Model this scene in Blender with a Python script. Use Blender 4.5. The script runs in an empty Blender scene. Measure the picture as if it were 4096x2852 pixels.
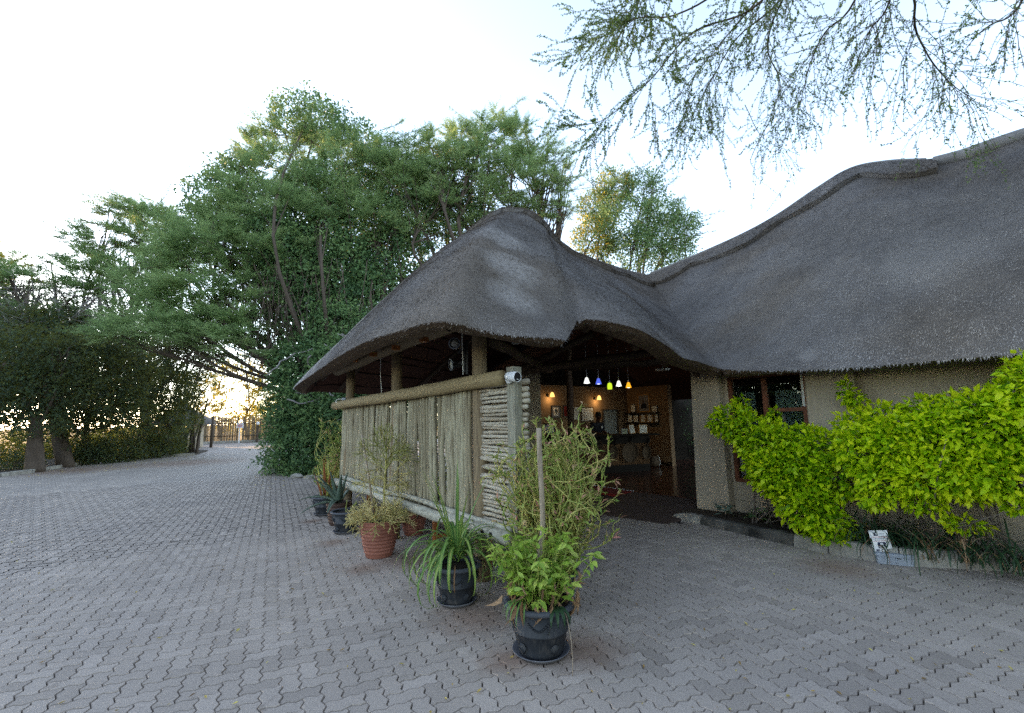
import bpy, math, random
import numpy as np
from mathutils import Matrix, Vector
rng = np.random.default_rng(7); random.seed(7)
SC = bpy.context.scene; COL = SC.collection
rad = math.radians
# ------------------------------------------------------------------ camera
H, PITCH, ROLL, FPX = 1.65, rad(7.8), rad(1.15), 1820.0     # eye height, tilt, focal length in photo pixels (4096 wide)
cr, sr, cp, sp = math.cos(ROLL), math.sin(ROLL), math.cos(PITCH), math.sin(PITCH)
cam = bpy.data.cameras.new("camera"); cam_o = bpy.data.objects.new("camera", cam); COL.objects.link(cam_o)
cam.sensor_width = 36; cam.lens = FPX / 4096 * 36; cam.clip_start = .05; cam.clip_end = 3000
Rx = Vector((cr, sr * sp, -sr * cp)); Uy = Vector((sr, -cr * sp, cr * cp)); Fz = Vector((0, cp, sp))
M = Matrix((Rx, Uy, -Fz)).transposed().to_4x4(); M.translation = (0, 0, H); cam_o.matrix_world = M
SC.camera = cam_o
# ------------------------------------------------------------------ world, sun, exposure
SUN_AZ, SUN_EL = -58.0, 10.0           # degrees: azimuth from the view axis (negative = left), elevation
world = bpy.data.worlds.new("World"); SC.world = world; world.use_nodes = True
nt = world.node_tree; nt.nodes.clear()
out = nt.nodes.new("ShaderNodeOutputWorld"); bg = nt.nodes.new("ShaderNodeBackground"); sky = nt.nodes.new("ShaderNodeTexSky")
sky.sky_type = 'NISHITA'; sky.sun_disc = False; sky.sun_elevation = rad(SUN_EL); sky.sun_rotation = rad(SUN_AZ)
sky.altitude = 900; sky.air_density = 1.0; sky.dust_density = .6; sky.ozone_density = 1.5
hs = nt.nodes.new("ShaderNodeHueSaturation"); hs.inputs['Saturation'].default_value = .7
bg.inputs['Strength'].default_value = .15
nt.links.new(sky.outputs[0], hs.inputs['Color']); nt.links.new(hs.outputs[0], bg.inputs[0]); nt.links.new(bg.outputs[0], out.inputs[0])
sl = bpy.data.lights.new("sun", 'SUN'); sl.energy = 2.2; sl.angle = rad(.5); sl.color = (1, .60, .24)
so = bpy.data.objects.new("sun", sl); COL.objects.link(so)
sdir = Vector((math.sin(rad(SUN_AZ)) * math.cos(rad(SUN_EL)), math.cos(rad(SUN_AZ)) * math.cos(rad(SUN_EL)), math.sin(rad(SUN_EL))))
so.rotation_euler = sdir.to_track_quat('Z', 'Y').to_euler(); so.location = (-20, 10, 30)
SC.view_settings.view_transform = 'Standard'; SC.view_settings.look = 'None'; SC.view_settings.gamma = 1
SC.view_settings.use_curve_mapping = False; SC.view_settings.exposure = 2.65
SC.render.engine = 'CYCLES'
SC.cycles.max_bounces = 8; SC.cycles.transparent_max_bounces = 12; SC.cycles.diffuse_bounces = 4
SC.cycles.use_denoising = False; SC.cycles.use_adaptive_sampling = False; SC.cycles.sample_clamp_indirect = 4

# ------------------------------------------------------------------ surveying: photo pixel -> place
EYE = np.array([0, 0, H])
def ray(u, v):
    x = (u - 2048) / FPX; y = -(v - 1426) / FPX
    a = x * cr + y * sr; b = -x * sr + y * cr
    return np.array([a, cp - b * sp, sp + b * cp])
def gp(u, v, z=0.): r = ray(u, v); return EYE + r * ((z - H) / r[2])
def yp(u, v, Y): r = ray(u, v); return EYE + r * (Y / r[1])
def vp(u, v, p, d):
    r = ray(u, v); t = (p[0] * d[1] - p[1] * d[0]) / (r[0] * d[1] - r[1] * d[0]); return EYE + r * t
def proj(P):
    P = np.atleast_2d(P) - EYE; d = P[:, 1] * cp + P[:, 2] * sp; b = -P[:, 1] * sp + P[:, 2] * cp; a = P[:, 0]
    d = np.where(d < .05, .05, d); a = a / d; b = b / d
    return np.stack([2048 + (a * cr - b * sr) * FPX, 1426 - (a * sr + b * cr) * FPX, d], 1)
A2 = np.array([-.617, .787]); B2 = np.array([.787, .617])       # plan directions of the building: along its front, into it
A3 = np.array([-.617, .787, 0]); B3 = np.array([.787, .617, 0]); Z3 = np.array([0, 0, 1.])

# ------------------------------------------------------------------ mesh builder
def nrm(v): v = np.asarray(v, float); return v / (np.linalg.norm(v, axis=-1, keepdims=True) + 1e-12)
class MB:
    def __init__(s): s.V = []; s.T = []; s.F = {}; s.n = 0
    def add(s, v, faces, tint=.5):
        v = np.asarray(v, np.float32).reshape(-1, 3); s.V.append(v)
        t = np.asarray(tint, np.float32); s.T.append(np.full(len(v), t, np.float32) if t.ndim == 0 else t.astype(np.float32))
        if isinstance(faces, dict):
            for k, a in faces.items(): s.F.setdefault(k, []).append(np.asarray(a, np.int32).reshape(-1, k) + s.n)
        else:
            for f in faces: s.F.setdefault(len(f), []).append(np.array([f], np.int32) + s.n)
        s.n += len(v); return s
    def scatter(s, tv, tf, Ms, Ts, tint, tmul=None):
        """many copies of a small template: tv m x 3, tf {k: faces}, Ms N x 3 x 3 (columns = axes), Ts N x 3"""
        N, m = len(Ts), len(tv)
        if N == 0: return s
        v = np.einsum('nij,mj->nmi', Ms, tv) + Ts[:, None, :]
        t = np.repeat(np.asarray(tint, np.float32)[:, None], m, 1)
        if tmul is not None: t = np.clip(t + tmul[None, :], 0, 1)
        off = (np.arange(N) * m)[:, None, None]
        s.add(v.reshape(-1, 3), {k: (np.asarray(f)[None] + off).reshape(-1, k) for k, f in tf.items()}, t.reshape(-1)); return s
    def tube(s, P, R, k=6, cap=True, tint=.5, squash=1.):
        P = np.asarray(P, float); n = len(P); R = np.broadcast_to(np.asarray(R, float), (n,))
        tg = nrm(np.gradient(P, axis=0)); ref = np.array([0, 0, 1.]) if abs(tg[0][2]) < .9 else np.array([1., 0, 0])
        a = nrm(np.cross(tg, ref)); b = np.cross(a, tg)
        th = np.arange(k) * 2 * np.pi / k
        ring = a[:, None, :] * np.cos(th)[None, :, None] + b[:, None, :] * np.sin(th)[None, :, None] * squash
        v = (P[:, None, :] + ring * R[:, None, None]).reshape(-1, 3)
        i = np.arange(n - 1)[:, None] * k; j = np.arange(k)[None]; j2 = (j + 1) % k
        q = np.stack([i + j, i + j2, i + k + j2, i + k + j], -1).reshape(-1, 4)
        f = {4: q}
        if cap: f[k] = (np.concatenate([f[4], [np.arange(k)[::-1], (n - 1) * k + np.arange(k)]]) if k == 4 else np.array([np.arange(k)[::-1], (n - 1) * k + np.arange(k)]))
        return s.add(v, f, tint)
    def lathe(s, prof, c, n=28, tint=.5, close=True):
        prof = np.asarray(prof, float); m = len(prof); th = np.arange(n) * 2 * np.pi / n
        v = np.stack([prof[:, 0:1] * np.cos(th), prof[:, 0:1] * np.sin(th), np.repeat(prof[:, 1:2], n, 1)], -1).reshape(-1, 3) + np.asarray(c)
        i = np.arange(m - 1)[:, None] * n; j = np.arange(n)[None]; j2 = (j + 1) % n
        f = {4: np.stack([i + j, i + j2, i + n + j2, i + n + j], -1).reshape(-1, 4)}
        if close: f[n] = np.array([np.arange(n)[::-1], (m - 1) * n + np.arange(n)])
        return s.add(v, f, tint)
    def box(s, c, size, ax=None, tint=.5, bev=0.):
        c = np.asarray(c, float); h = np.asarray(size, float) / 2; ax = np.eye(3) if ax is None else np.asarray(ax, float)
        if bev <= 0:
            sg = np.array([[x, y, z] for z in (-1, 1) for y in (-1, 1) for x in (-1, 1)], float) * h
            return s.add(sg @ ax + c, {4: [[0, 2, 3, 1], [4, 5, 7, 6], [0, 1, 5, 4], [2, 6, 7, 3], [0, 4, 6, 2], [1, 3, 7, 5]]}, tint)
        b = min(bev, h.min() * .9); V = []; idx = {}
        for z in (-1, 1):
            for y in (-1, 1):
                for x in (-1, 1):
                    g = np.array([x, y, z]) * h
                    for k in range(3):
                        p = g - np.array([x, y, z]) * b; p[k] = g[k]; idx[(x, y, z, k)] = len(V); V.append(p)
        F = []
        for k in range(3):
            o = [i for i in range(3) if i != k]
            for sg in (-1, 1):
                ring = []
                for (p, q) in ((-1, -1), (1, -1), (1, 1), (-1, 1)):
                    e = [0, 0, 0]; e[k] = sg; e[o[0]] = p; e[o[1]] = q; ring.append(idx[(*e, k)])
                F.append(ring if (sg > 0) == (k != 1) else ring[::-1])
            for p in (-1, 1):
                for q in (-1, 1):
                    e1 = [0, 0, 0]; e1[k] = -1; e1[o[0]] = p; e1[o[1]] = q; e2 = list(e1); e2[k] = 1
                    F.append([idx[(*e1, o[0])], idx[(*e2, o[0])], idx[(*e2, o[1])], idx[(*e1, o[1])]])
        for z in (-1, 1):
            for y in (-1, 1):
                for x in (-1, 1): F.append([idx[(x, y, z, k)] for k in range(3)])
        return s.add(np.array(V) @ ax + c, F, tint)
    def grid(s, G, tint=.5, flip=False):
        n, m = G.shape[:2]; i = np.arange(n - 1)[:, None] * m; j = np.arange(m - 1)[None]
        q = np.stack([i + j, i + j + 1, i + m + j + 1, i + m + j], -1).reshape(-1, 4)
        return s.add(G.reshape(-1, 3), {4: q[:, ::-1] if flip else q}, tint)
    def prism(s, poly, z0, z1, tint=.5):
        n = len(poly); p = np.asarray(poly, float); z0 = np.broadcast_to(z0, n); z1 = np.broadcast_to(z1, n)
        v = np.concatenate([np.c_[p[:, :2], z0], np.c_[p[:, :2], z1]])
        F = [list(range(n))[::-1], list(range(n, 2 * n))] + [[i, (i + 1) % n, n + (i + 1) % n, n + i] for i in range(n)]
        return s.add(v, F, tint)
    def mesh(s, name, smooth=False):
        me = bpy.data.meshes.new(name)
        if s.n == 0: return me
        V = np.concatenate(s.V); T = np.concatenate(s.T)
        ks = sorted(s.F); loops = []; starts = []; tot = []; p = 0
        for k in ks:
            a = np.concatenate(s.F[k]); loops.append(a.reshape(-1)); starts.append(p + np.arange(len(a)) * k); tot.append(np.full(len(a), k)); p += a.size
        loops = np.concatenate(loops).astype(np.int32); starts = np.concatenate(starts).astype(np.int32); tot = np.concatenate(tot).astype(np.int32)
        me.vertices.add(len(V)); me.vertices.foreach_set("co", V.reshape(-1))
        me.loops.add(len(loops)); me.loops.foreach_set("vertex_index", loops)
        me.polygons.add(len(starts)); me.polygons.foreach_set("loop_start", starts); me.polygons.foreach_set("loop_total", tot)
        me.polygons.foreach_set("use_smooth", np.full(len(starts), bool(smooth)))
        at = me.attributes.new("tint", 'FLOAT', 'POINT'); at.data.foreach_set("value", T)
        me.update(calc_edges=True); return me
# ------------------------------------------------------------------ objects
def tag(o, label=None, cat=None, group=None, kind=None):
    if label: o["label"] = label
    if cat: o["category"] = cat
    if group: o["group"] = group
    if kind: o["kind"] = kind
    return o
def thing(name, label, cat, loc=(0, 0, 0), group=None):
    o = bpy.data.objects.new(name, None); COL.objects.link(o); o.location = Vector([float(x) for x in loc]); o.empty_display_size = .1
    return tag(o, label, cat, group)
def wloc(o): return o.location.copy() if o.type == 'EMPTY' else Vector((0, 0, 0))   # meshes under an Empty keep world coordinates
def link(name, me, mat, parent=None):
    if mat is not None and len(me.materials) == 0: me.materials.append(mat)
    o = bpy.data.objects.new(name, me); COL.objects.link(o)
    if parent is not None:
        o.parent = parent; o.matrix_parent_inverse = Matrix.Translation(-wloc(parent))
    return o
def part(name, mb, mat, parent=None, smooth=False, kind=None, label=None):
    o = link(name, mb.mesh(name, smooth), mat, parent)
    if kind: o["kind"] = kind
    if label: o["label"] = label
    return o
# ------------------------------------------------------------------ materials
def new_mat(name):
    m = bpy.data.materials.new(name); m.use_nodes = True; n = m.node_tree; n.nodes.clear()
    o = n.nodes.new("ShaderNodeOutputMaterial"); b = n.nodes.new("ShaderNodeBsdfPrincipled"); n.links.new(b.outputs[0], o.inputs[0])
    b.inputs['Specular IOR Level'].default_value = .3
    return m, n, b, o
def N(n, t, **kw):
    x = n.nodes.new(t)
    for k, v in kw.items():
        if k in x.inputs: x.inputs[k].default_value = v
        else: setattr(x, k, v)
    return x
def ramp(n, fac, stops):
    r = n.nodes.new("ShaderNodeValToRGB"); e = r.color_ramp.elements
    while len(e) < len(stops): e.new(.5)
    for el, (p, c) in zip(e, stops): el.position = p; el.color = (*c, 1)
    n.links.new(fac, r.inputs[0]); return r.outputs[0]
def coords(n, scale=(1, 1, 1)):
    g = n.nodes.new("ShaderNodeNewGeometry"); m = n.nodes.new("ShaderNodeVectorMath"); m.operation = 'MULTIPLY'; m.inputs[1].default_value = scale
    n.links.new(g.outputs['Position'], m.inputs[0]); return m.outputs[0]
def noise(n, vec, scale, detail=4, rough=.6):
    x = n.nodes.new("ShaderNodeTexNoise"); x.inputs['Scale'].default_value = scale; x.inputs['Detail'].default_value = detail; x.inputs['Roughness'].default_value = rough
    n.links.new(vec, x.inputs['Vector']); return x.outputs[0]
def mixc(n, fac, a, b, mode='MIX'):
    x = n.nodes.new("ShaderNodeMix"); x.data_type = 'RGBA'; x.blend_type = mode
    for s, val in ((0, fac), (6, a), (7, b)):
        if isinstance(val, (int, float)): x.inputs[s].default_value = val
        elif isinstance(val, tuple): x.inputs[s].default_value = (*val, 1)
        else: n.links.new(val, x.inputs[s])
    return x.outputs[2]
def math_(n, op, a, b=0.):
    x = n.nodes.new("ShaderNodeMath"); x.operation = op
    for i, val in enumerate((a, b)):
        if isinstance(val, (int, float)): x.inputs[i].default_value = val
        else: n.links.new(val, x.inputs[i])
    return x.outputs[0]
def bump(n, b, h, strength=.3, dist=.01):
    x = n.nodes.new("ShaderNodeBump"); x.inputs['Strength'].default_value = strength; x.inputs['Distance'].default_value = dist
    n.links.new(h, x.inputs['Height']); n.links.new(x.outputs[0], b.inputs['Normal'])
def tint_(n):
    a = n.nodes.new("ShaderNodeAttribute"); a.attribute_name = "tint"; return a.outputs['Fac']
def simple(name, c1, c2=None, scale=8, rough=.7, bmp=.0, bdist=.005, stretch=(1, 1, 1), metal=0., spec=.3):
    m, n, b, o = new_mat(name); c2 = c2 or tuple(x * .8 for x in c1)
    v = coords(n, stretch); f = noise(n, v, scale)
    n.links.new(ramp(n, f, [(.3, c2), (.7, c1)]), b.inputs['Base Color']); b.inputs['Roughness'].default_value = rough; b.inputs['Metallic'].default_value = metal
    b.inputs['Specular IOR Level'].default_value = spec
    if bmp: bump(n, b, noise(n, v, scale * 3, 5), bmp, bdist)
    return m
def foliage(name, stops, trans=.35, rough=.5, tcol=None, spec=.25):
    """leaf: tint runs along the stops; part of the light passes through"""
    m, n, b, o = new_mat(name); t = tint_(n); nz = noise(n, coords(n), 1.2, 2)
    f = math_(n, 'ADD', t, math_(n, 'MULTIPLY', math_(n, 'SUBTRACT', nz, .5), .5)); c = ramp(n, f, stops)
    n.links.new(c, b.inputs['Base Color']); b.inputs['Roughness'].default_value = rough; b.inputs['Specular IOR Level'].default_value = spec
    tr = n.nodes.new("ShaderNodeBsdfTranslucent"); n.links.new(mixc(n, .6, c, tcol or (.5, .55, .05)) if tcol else c, tr.inputs[0])
    mx = n.nodes.new("ShaderNodeMixShader"); mx.inputs[0].default_value = trans
    n.links.new(b.outputs[0], mx.inputs[1]); n.links.new(tr.outputs[0], mx.inputs[2]); n.links.new(mx.outputs[0], o.inputs[0]); return m
def wood(name, c1, c2, scale=6, axis='z', rough=.75, bmp=.4):
    m, n, b, o = new_mat(name); st = {'z': (9, 9, .8), 'x': (.8, 9, 9), 'a': (4, 4, 9)}[axis]
    v = coords(n, st); f = noise(n, v, scale, 6, .65); big = noise(n, coords(n), 2.5, 3)
    c = ramp(n, f, [(.32, c2), (.55, c1), (.75, tuple(min(1, x * 1.25) for x in c1))])
    c = mixc(n, math_(n, 'MULTIPLY', tint_(n), .75), c, tuple(x * y for x, y in zip(c1, (.52, .46, .40)))); c = mixc(n, math_(n, 'MULTIPLY', big, .35), c, c2)
    n.links.new(c, b.inputs['Base Color']); b.inputs['Roughness'].default_value = rough; bump(n, b, f, bmp, .006); return m
def emit(name, c, s):
    m = bpy.data.materials.new(name); m.use_nodes = True; n = m.node_tree; n.nodes.clear()
    o = n.nodes.new("ShaderNodeOutputMaterial"); e = n.nodes.new("ShaderNodeEmission"); e.inputs[0].default_value = (*c, 1); e.inputs[1].default_value = s
    n.links.new(e.outputs[0], o.inputs[0]); return m
def glassy(name, tintc=(.9, .95, .95), rough=.0, frost=0.):
    m = bpy.data.materials.new(name); m.use_nodes = True; n = m.node_tree; n.nodes.clear()
    o = n.nodes.new("ShaderNodeOutputMaterial"); t = N(n, "ShaderNodeBsdfTransparent"); t.inputs[0].default_value = (*tintc, 1)
    g = N(n, "ShaderNodeBsdfGlossy"); g.inputs['Roughness'].default_value = rough; fr = N(n, "ShaderNodeFresnel"); fr.inputs[0].default_value = 1.5
    mx = N(n, "ShaderNodeMixShader"); n.links.new(math_(n, 'ADD', fr.outputs[0], frost), mx.inputs[0]); n.links.new(t.outputs[0], mx.inputs[1]); n.links.new(g.outputs[0], mx.inputs[2]); n.links.new(mx.outputs[0], o.inputs[0]); return m

m_soil = simple("soil", (.10, .062, .04), (.05, .03, .02), 6, .95, .6, .03)
m_litter_soil = simple("leafy_soil", (.085, .06, .04), (.03, .024, .016), 14, .95, .8, .04)
# concrete paver: grey, each its own shade, reddish soil washed out of the pots, dusty and oily patches
STAINS = [gp(1450, 2275), gp(1900, 2460), gp(2030, 2640), gp(2330, 2600), gp(1250, 2085), gp(1330, 2170), gp(1640, 2240), gp(3350, 2270), gp(760, 1850), gp(300, 1880)]
STAINR = [.30, .55, .28, .42, .25, .3, .55, .5, 3.0, 2.5]
def paver_mat(name, far=False):
    m, n, b, o = new_mat(name); v = coords(n); t = tint_(n)
    base = ramp(n, t, [(0, (.29, .245, .21)), (.5, (.385, .328, .283)), (1, (.455, .39, .34))])
    if far:
        mp = N(n, "ShaderNodeMapping"); mp.inputs['Rotation'].default_value = (0, 0, PAV_ANG); n.links.new(v, mp.inputs[0])
        br = N(n, "ShaderNodeTexBrick"); br.inputs['Scale'].default_value = 1; br.inputs['Brick Width'].default_value = .225; br.inputs['Row Height'].default_value = .1125
        br.inputs['Mortar Size'].default_value = .007; br.inputs['Color1'].default_value = (.32, .275, .24, 1); br.inputs['Color2'].default_value = (.45, .39, .34, 1); br.inputs['Mortar'].default_value = (.05, .042, .036, 1)
        n.links.new(mp.outputs[0], br.inputs[0]); base = br.outputs[0]
    fine = noise(n, v, 90, 4, .7); base = mixc(n, .55, base, ramp(n, fine, [(.25, (.45, .45, .45)), (.75, (1.35, 1.35, 1.35))]), 'MULTIPLY')
    big = noise(n, v, .55, 4, .6); base = mixc(n, .5, base, ramp(n, big, [(.3, (.7, .7, .72)), (.7, (1.2, 1.17, 1.12))]), 'MULTIPLY')
    spots = noise(n, v, 3.5, 3, .7); base = mixc(n, 1, base, ramp(n, spots, [(.63, (1, 1, 1)), (.74, (.62, .6, .58))]), 'MULTIPLY')
    ragged = noise(n, v, 7, 4, .7)
    for c, r in zip(STAINS, STAINR):
        d = N(n, "ShaderNodeVectorMath", operation='DISTANCE'); n.links.new(v, d.inputs[0]); d.inputs[1].default_value = tuple(c)
        k = math_(n, 'SUBTRACT', 1.45, math_(n, 'DIVIDE', d.outputs['Value'], r)); k = math_(n, 'SUBTRACT', k, ragged)
        k = N(n, "ShaderNodeClamp"); n.links.new(math_(n, 'MULTIPLY', math_(n, 'SUBTRACT', math_(n, 'SUBTRACT', 1.45, math_(n, 'DIVIDE', d.outputs['Value'], r)), ragged), 1.3), k.inputs[0])
        base = mixc(n, math_(n, 'MULTIPLY', k.outputs[0], .6), base, (.20, .112, .07))
    n.links.new(base, b.inputs['Base Color']); b.inputs['Roughness'].default_value = .82
    bump(n, b, fine, .45, .004); return m
PAV = np.array([-.462, .887]); PAV_ANG = math.atan2(PAV[1], PAV[0])  # paving rows
PAV_ANG = -math.atan2(PAV[0] * -1, PAV[1]) * 1.0
m_paver = paver_mat("concrete_paver"); m_paver_far = paver_mat("concrete_paving_far", True)
m_joint = simple("joint_sand", (.055, .042, .034), (.014, .012, .010), 2.2, .95)
m_kerb = simple("kerb_concrete", (.36, .34, .30), (.17, .155, .135), 5, .9, .6, .012)
m_kerb_dark = simple("kerb_concrete_mossy", (.16, .15, .135), (.018, .018, .016), 2.6, .9, .6, .012)
def plaster(name, c1, c2):
    m, n, b, o = new_mat(name); v = coords(n); sp_ = N(n, "ShaderNodeSeparateXYZ"); n.links.new(v, sp_.inputs[0])
    c = ramp(n, noise(n, v, 1.3, 5), [(.3, c2), (.7, c1)]); st = noise(n, coords(n, (7, 7, .35)), 1.6, 4); c = mixc(n, 1, c, ramp(n, st, [(.5, (1, 1, 1)), (.75, (.86, .83, .79))]), 'MULTIPLY')
    d = math_(n, 'SUBTRACT', math_(n, 'SUBTRACT', .62, sp_.outputs[2]), noise(n, v, 5, 4)); q = N(n, "ShaderNodeClamp"); n.links.new(math_(n, 'MULTIPLY', d, 2.2), q.inputs[0]); c = mixc(n, math_(n, 'MULTIPLY', q.outputs[0], .6), c, (.14, .09, .06))
    n.links.new(c, b.inputs['Base Color']); b.inputs['Roughness'].default_value = .9; bump(n, b, noise(n, v, 14, 5), .25, .006); return m
m_wall = plaster("tan_plaster", (.41, .345, .26), (.345, .287, .216))
m_wall_in = simple("ochre_plaster", (.24, .155, .085), (.19, .125, .07), 1.5, .85, .1, .004)
m_dark = simple("dark_wood", (.013, .010, .008), (.007, .006, .005), 8, .75, spec=.15)
m_rafter = wood("rafter_wood", (.10, .066, .044), (.045, .03, .022))
m_post = wood("treated_post", (.27, .205, .12), (.125, .088, .055), 5)
m_rail = wood("treated_rail", (.36, .28, .15), (.20, .145, .075), 5, 'a')
m_pole = wood("weathered_pole", (.40, .365, .25), (.17, .135, .09), 5)
m_pole_h = wood("weathered_lath", (.52, .475, .375), (.27, .22, .16), 5, 'a')
m_greypost = wood("grey_post", (.33, .315, .24), (.15, .135, .105), 6)
m_log = wood("grey_log", (.46, .45, .37), (.21, .19, .145), 4, 'a')
m_redwood = simple("orange_wood", (.36, .125, .035), (.20, .065, .02), 7, .5, stretch=(5, 5, 1))
m_winwood = simple("window_wood", (.22, .075, .035), (.09, .035, .02), 7, .6, .2)
m_stake = wood("grey_stake", (.40, .33, .25), (.22, .17, .12), 8)
def pot_plastic():
    m, n, b, o = new_mat("black_plastic"); v = coords(n); sp_ = N(n, "ShaderNodeSeparateXYZ"); n.links.new(v, sp_.inputs[0]); nz = noise(n, v, 9, 5)
    c = ramp(n, nz, [(.3, (.020, .023, .028)), (.7, (.034, .038, .046))]); q = N(n, "ShaderNodeClamp"); n.links.new(math_(n, 'MULTIPLY', math_(n, 'SUBTRACT', math_(n, 'SUBTRACT', .56, math_(n, 'MULTIPLY', sp_.outputs[2], 1.6)), nz), 2.6), q.inputs[0]); c = mixc(n, math_(n, 'MULTIPLY', q.outputs[0], .55), c, (.19, .16, .135))
    st = noise(n, coords(n, (16, 16, .8)), 2, 4); c = mixc(n, math_(n, 'MULTIPLY', ramp(n, st, [(.52, (0, 0, 0)), (.72, (1, 1, 1))]), .22), c, (.22, .2, .18)); n.links.new(c, b.inputs['Base Color']); b.inputs['Roughness'].default_value = .55; bump(n, b, nz, .1, .003); return m
m_black = pot_plastic()
m_rim = simple("dusty_plastic", (.085, .092, .11), (.045, .05, .06), 6, .6)
m_saucer = simple("dusty_saucer", (.20, .20, .22), (.05, .05, .06), 4, .7)
m_terra = simple("terracotta", (.29, .115, .08), (.20, .075, .052), 5, .75, .15, .004)
m_brownpot = simple("brown_pot", (.085, .05, .04), (.05, .03, .025), 5, .6)
m_pot_soil = simple("potting_soil", (.05, .035, .025), (.02, .015, .012), 30, .95, .8, .02)
m_white = simple("white_plastic", (.78, .78, .78), (.70, .70, .71), 5, .4)
m_offwhite = simple("paper_white", (.72, .72, .68), (.64, .64, .6), 5, .8)
m_lens = simple("lens_black", (.012, .013, .018), (.01, .01, .012), 5, .12)
m_blackmetal = simple("black_metal", (.018, .018, .02), (.012, .012, .013), 9, .45)
m_greyplastic = simple("grey_plastic", (.30, .33, .38), (.25, .28, .33), 6, .55)
m_navy = simple("navy_print", (.012, .018, .06), (.012, .018, .05), 5, .7)
m_red = simple("red_print", (.45, .03, .04), (.4, .03, .04), 5, .7)
m_greyink = simple("grey_print", (.22, .22, .25), (.2, .2, .22), 5, .7)
m_frame_black = simple("black_frame", (.012, .011, .010), (.008, .008, .008), 6, .4)
m_gold = simple("gilt_frame", (.45, .24, .06), (.3, .15, .03), 6, .4)
m_glassbulb = simple("lamp_lens", (.55, .55, .5), (.5, .5, .45), 4, .15)
m_cement = simple("cement_cap", (.25, .235, .22), (.13, .12, .115), 3, .85, .3, .01)
m_bark = wood("bark", (.10, .075, .055), (.035, .026, .02), 4)
m_twig = simple("twig_bark", (.20, .165, .14), (.10, .08, .065), 10, .85)
m_vine = simple("dry_vine", (.13, .095, .075), (.06, .045, .035), 10, .9)
m_greytwig = simple("grey_dead_twig", (.26, .235, .225), (.13, .115, .11), 10, .9)
m_redfloor = simple("polished_red_floor", (.10, .035, .022), (.06, .022, .015), 3, .18, spec=.5)
m_ramp = simple("ramp_concrete", (.10, .07, .06), (.06, .042, .036), 6, .7, .2)
m_mat = simple("red_mat", (.22, .018, .014), (.15, .014, .01), 40, .95)
m_alu = simple("aluminium_strip", (.65, .65, .65), (.5, .5, .5), 6, .35)
m_greydoor = simple("grey_door", (.19, .21, .21), (.15, .17, .17), 3, .6)
m_reed = wood("reed_cladding", (.20, .115, .055), (.10, .05, .022))
m_basket = simple("woven_basket", (.10, .07, .042), (.045, .03, .019), 40, .85, .5)
m_skin = simple("dark_skin", (.065, .030, .018), (.05, .022, .014), 6, .45)
m_hair = simple("black_hair", (.008, .007, .006), (.005, .005, .005), 20, .8)
m_shirt = simple("navy_shirt", (.014, .017, .028), (.010, .012, .02), 6, .85)
m_trousers = simple("black_trousers", (.01, .01, .011), (.008, .008, .009), 6, .9)
m_screen_dark = simple("dark_screen", (.01, .012, .014), (.008, .009, .01), 4, .15)
m_pane = glassy("window_glass", (.8, .86, .84)); m_blind = simple("grey_blind", (.20, .23, .23), (.17, .2, .2), 2, .9)
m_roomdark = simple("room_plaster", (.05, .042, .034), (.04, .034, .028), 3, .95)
m_fencepole = simple("fence_reed", (.30, .235, .15), (.15, .11, .07), 9, .9, stretch=(6, 6, .6))

# thatch: weathered grey reed with bleached streaks; lining: brown reed ends
def thatch_mat(name, cols, straw=False):
    m, n, b, o = new_mat(name); v = coords(n); t = tint_(n); big = noise(n, v, .8, 4, .65); med = noise(n, v, 4., 3, .7); streak = noise(n, coords(n, (5, 5, .9)), 1.3, 4, .7)
    f = math_(n, 'ADD', math_(n, 'MULTIPLY', t, .62 if straw else .3), math_(n, 'SUBTRACT', math_(n, 'ADD', math_(n, 'MULTIPLY', big, .62), math_(n, 'MULTIPLY', math_(n, 'ADD', med, streak), .22)), .23))
    c = ramp(n, f, cols); br = noise(n, v, .45, 3, .55); c = mixc(n, 1, c, ramp(n, br, [(.45, (1, 1, 1)), (.65, (.95, .87, .76))]), 'MULTIPLY')
    for cc, r, k in BLEACH:
        d = N(n, "ShaderNodeVectorMath", operation='DISTANCE'); n.links.new(v, d.inputs[0]); d.inputs[1].default_value = tuple(cc)
        q = N(n, "ShaderNodeClamp"); n.links.new(math_(n, 'MULTIPLY', math_(n, 'SUBTRACT', math_(n, 'SUBTRACT', 1.5, math_(n, 'DIVIDE', d.outputs['Value'], r)), med), 1.6), q.inputs[0])
        c = mixc(n, math_(n, 'MULTIPLY', q.outputs[0], k), c, (.42, .39, .37))
    n.links.new(c, b.inputs['Base Color']); b.inputs['Roughness'].default_value = .8; b.inputs['Specular IOR Level'].default_value = .2
    if not straw: bump(n, b, noise(n, coords(n, (1, 1, .35)), 60, 3), .8, .03)
    return m
BLEACH = [(np.array([-.1, 6.0, 4.05]), .45, .45), (np.array([-.05, 5.3, 3.35]), .5, .55), (np.array([-.02, 4.75, 2.85]), .4, .5), (np.array([4.0, 5.9, 2.75]), .2, .4), (np.array([3.85, 5.95, 2.5]), .2, .5), (np.array([5.4, 5.7, 3.6]), .7, .18), (np.array([2.4, 6.5, 2.8]), .5, .2)]
m_thatch = thatch_mat("weathered_thatch", [(.2, (.07, .063, .06)), (.6, (.17, .153, .143)), (.95, (.28, .258, .242))])
m_straw = thatch_mat("thatch_straw", [(.2, (.10, .09, .083)), (.42, (.245, .222, .206)), (.66, (.42, .385, .36)), (.9, (.64, .60, .565))], True)
m_lining = simple("thatch_lining", (.10, .045, .03), (.05, .022, .016), 14, .9, .5, .02)
m_cutend = simple("cut_thatch", (.17, .115, .075), (.075, .048, .033), 40, .9, .8, .02)

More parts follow.
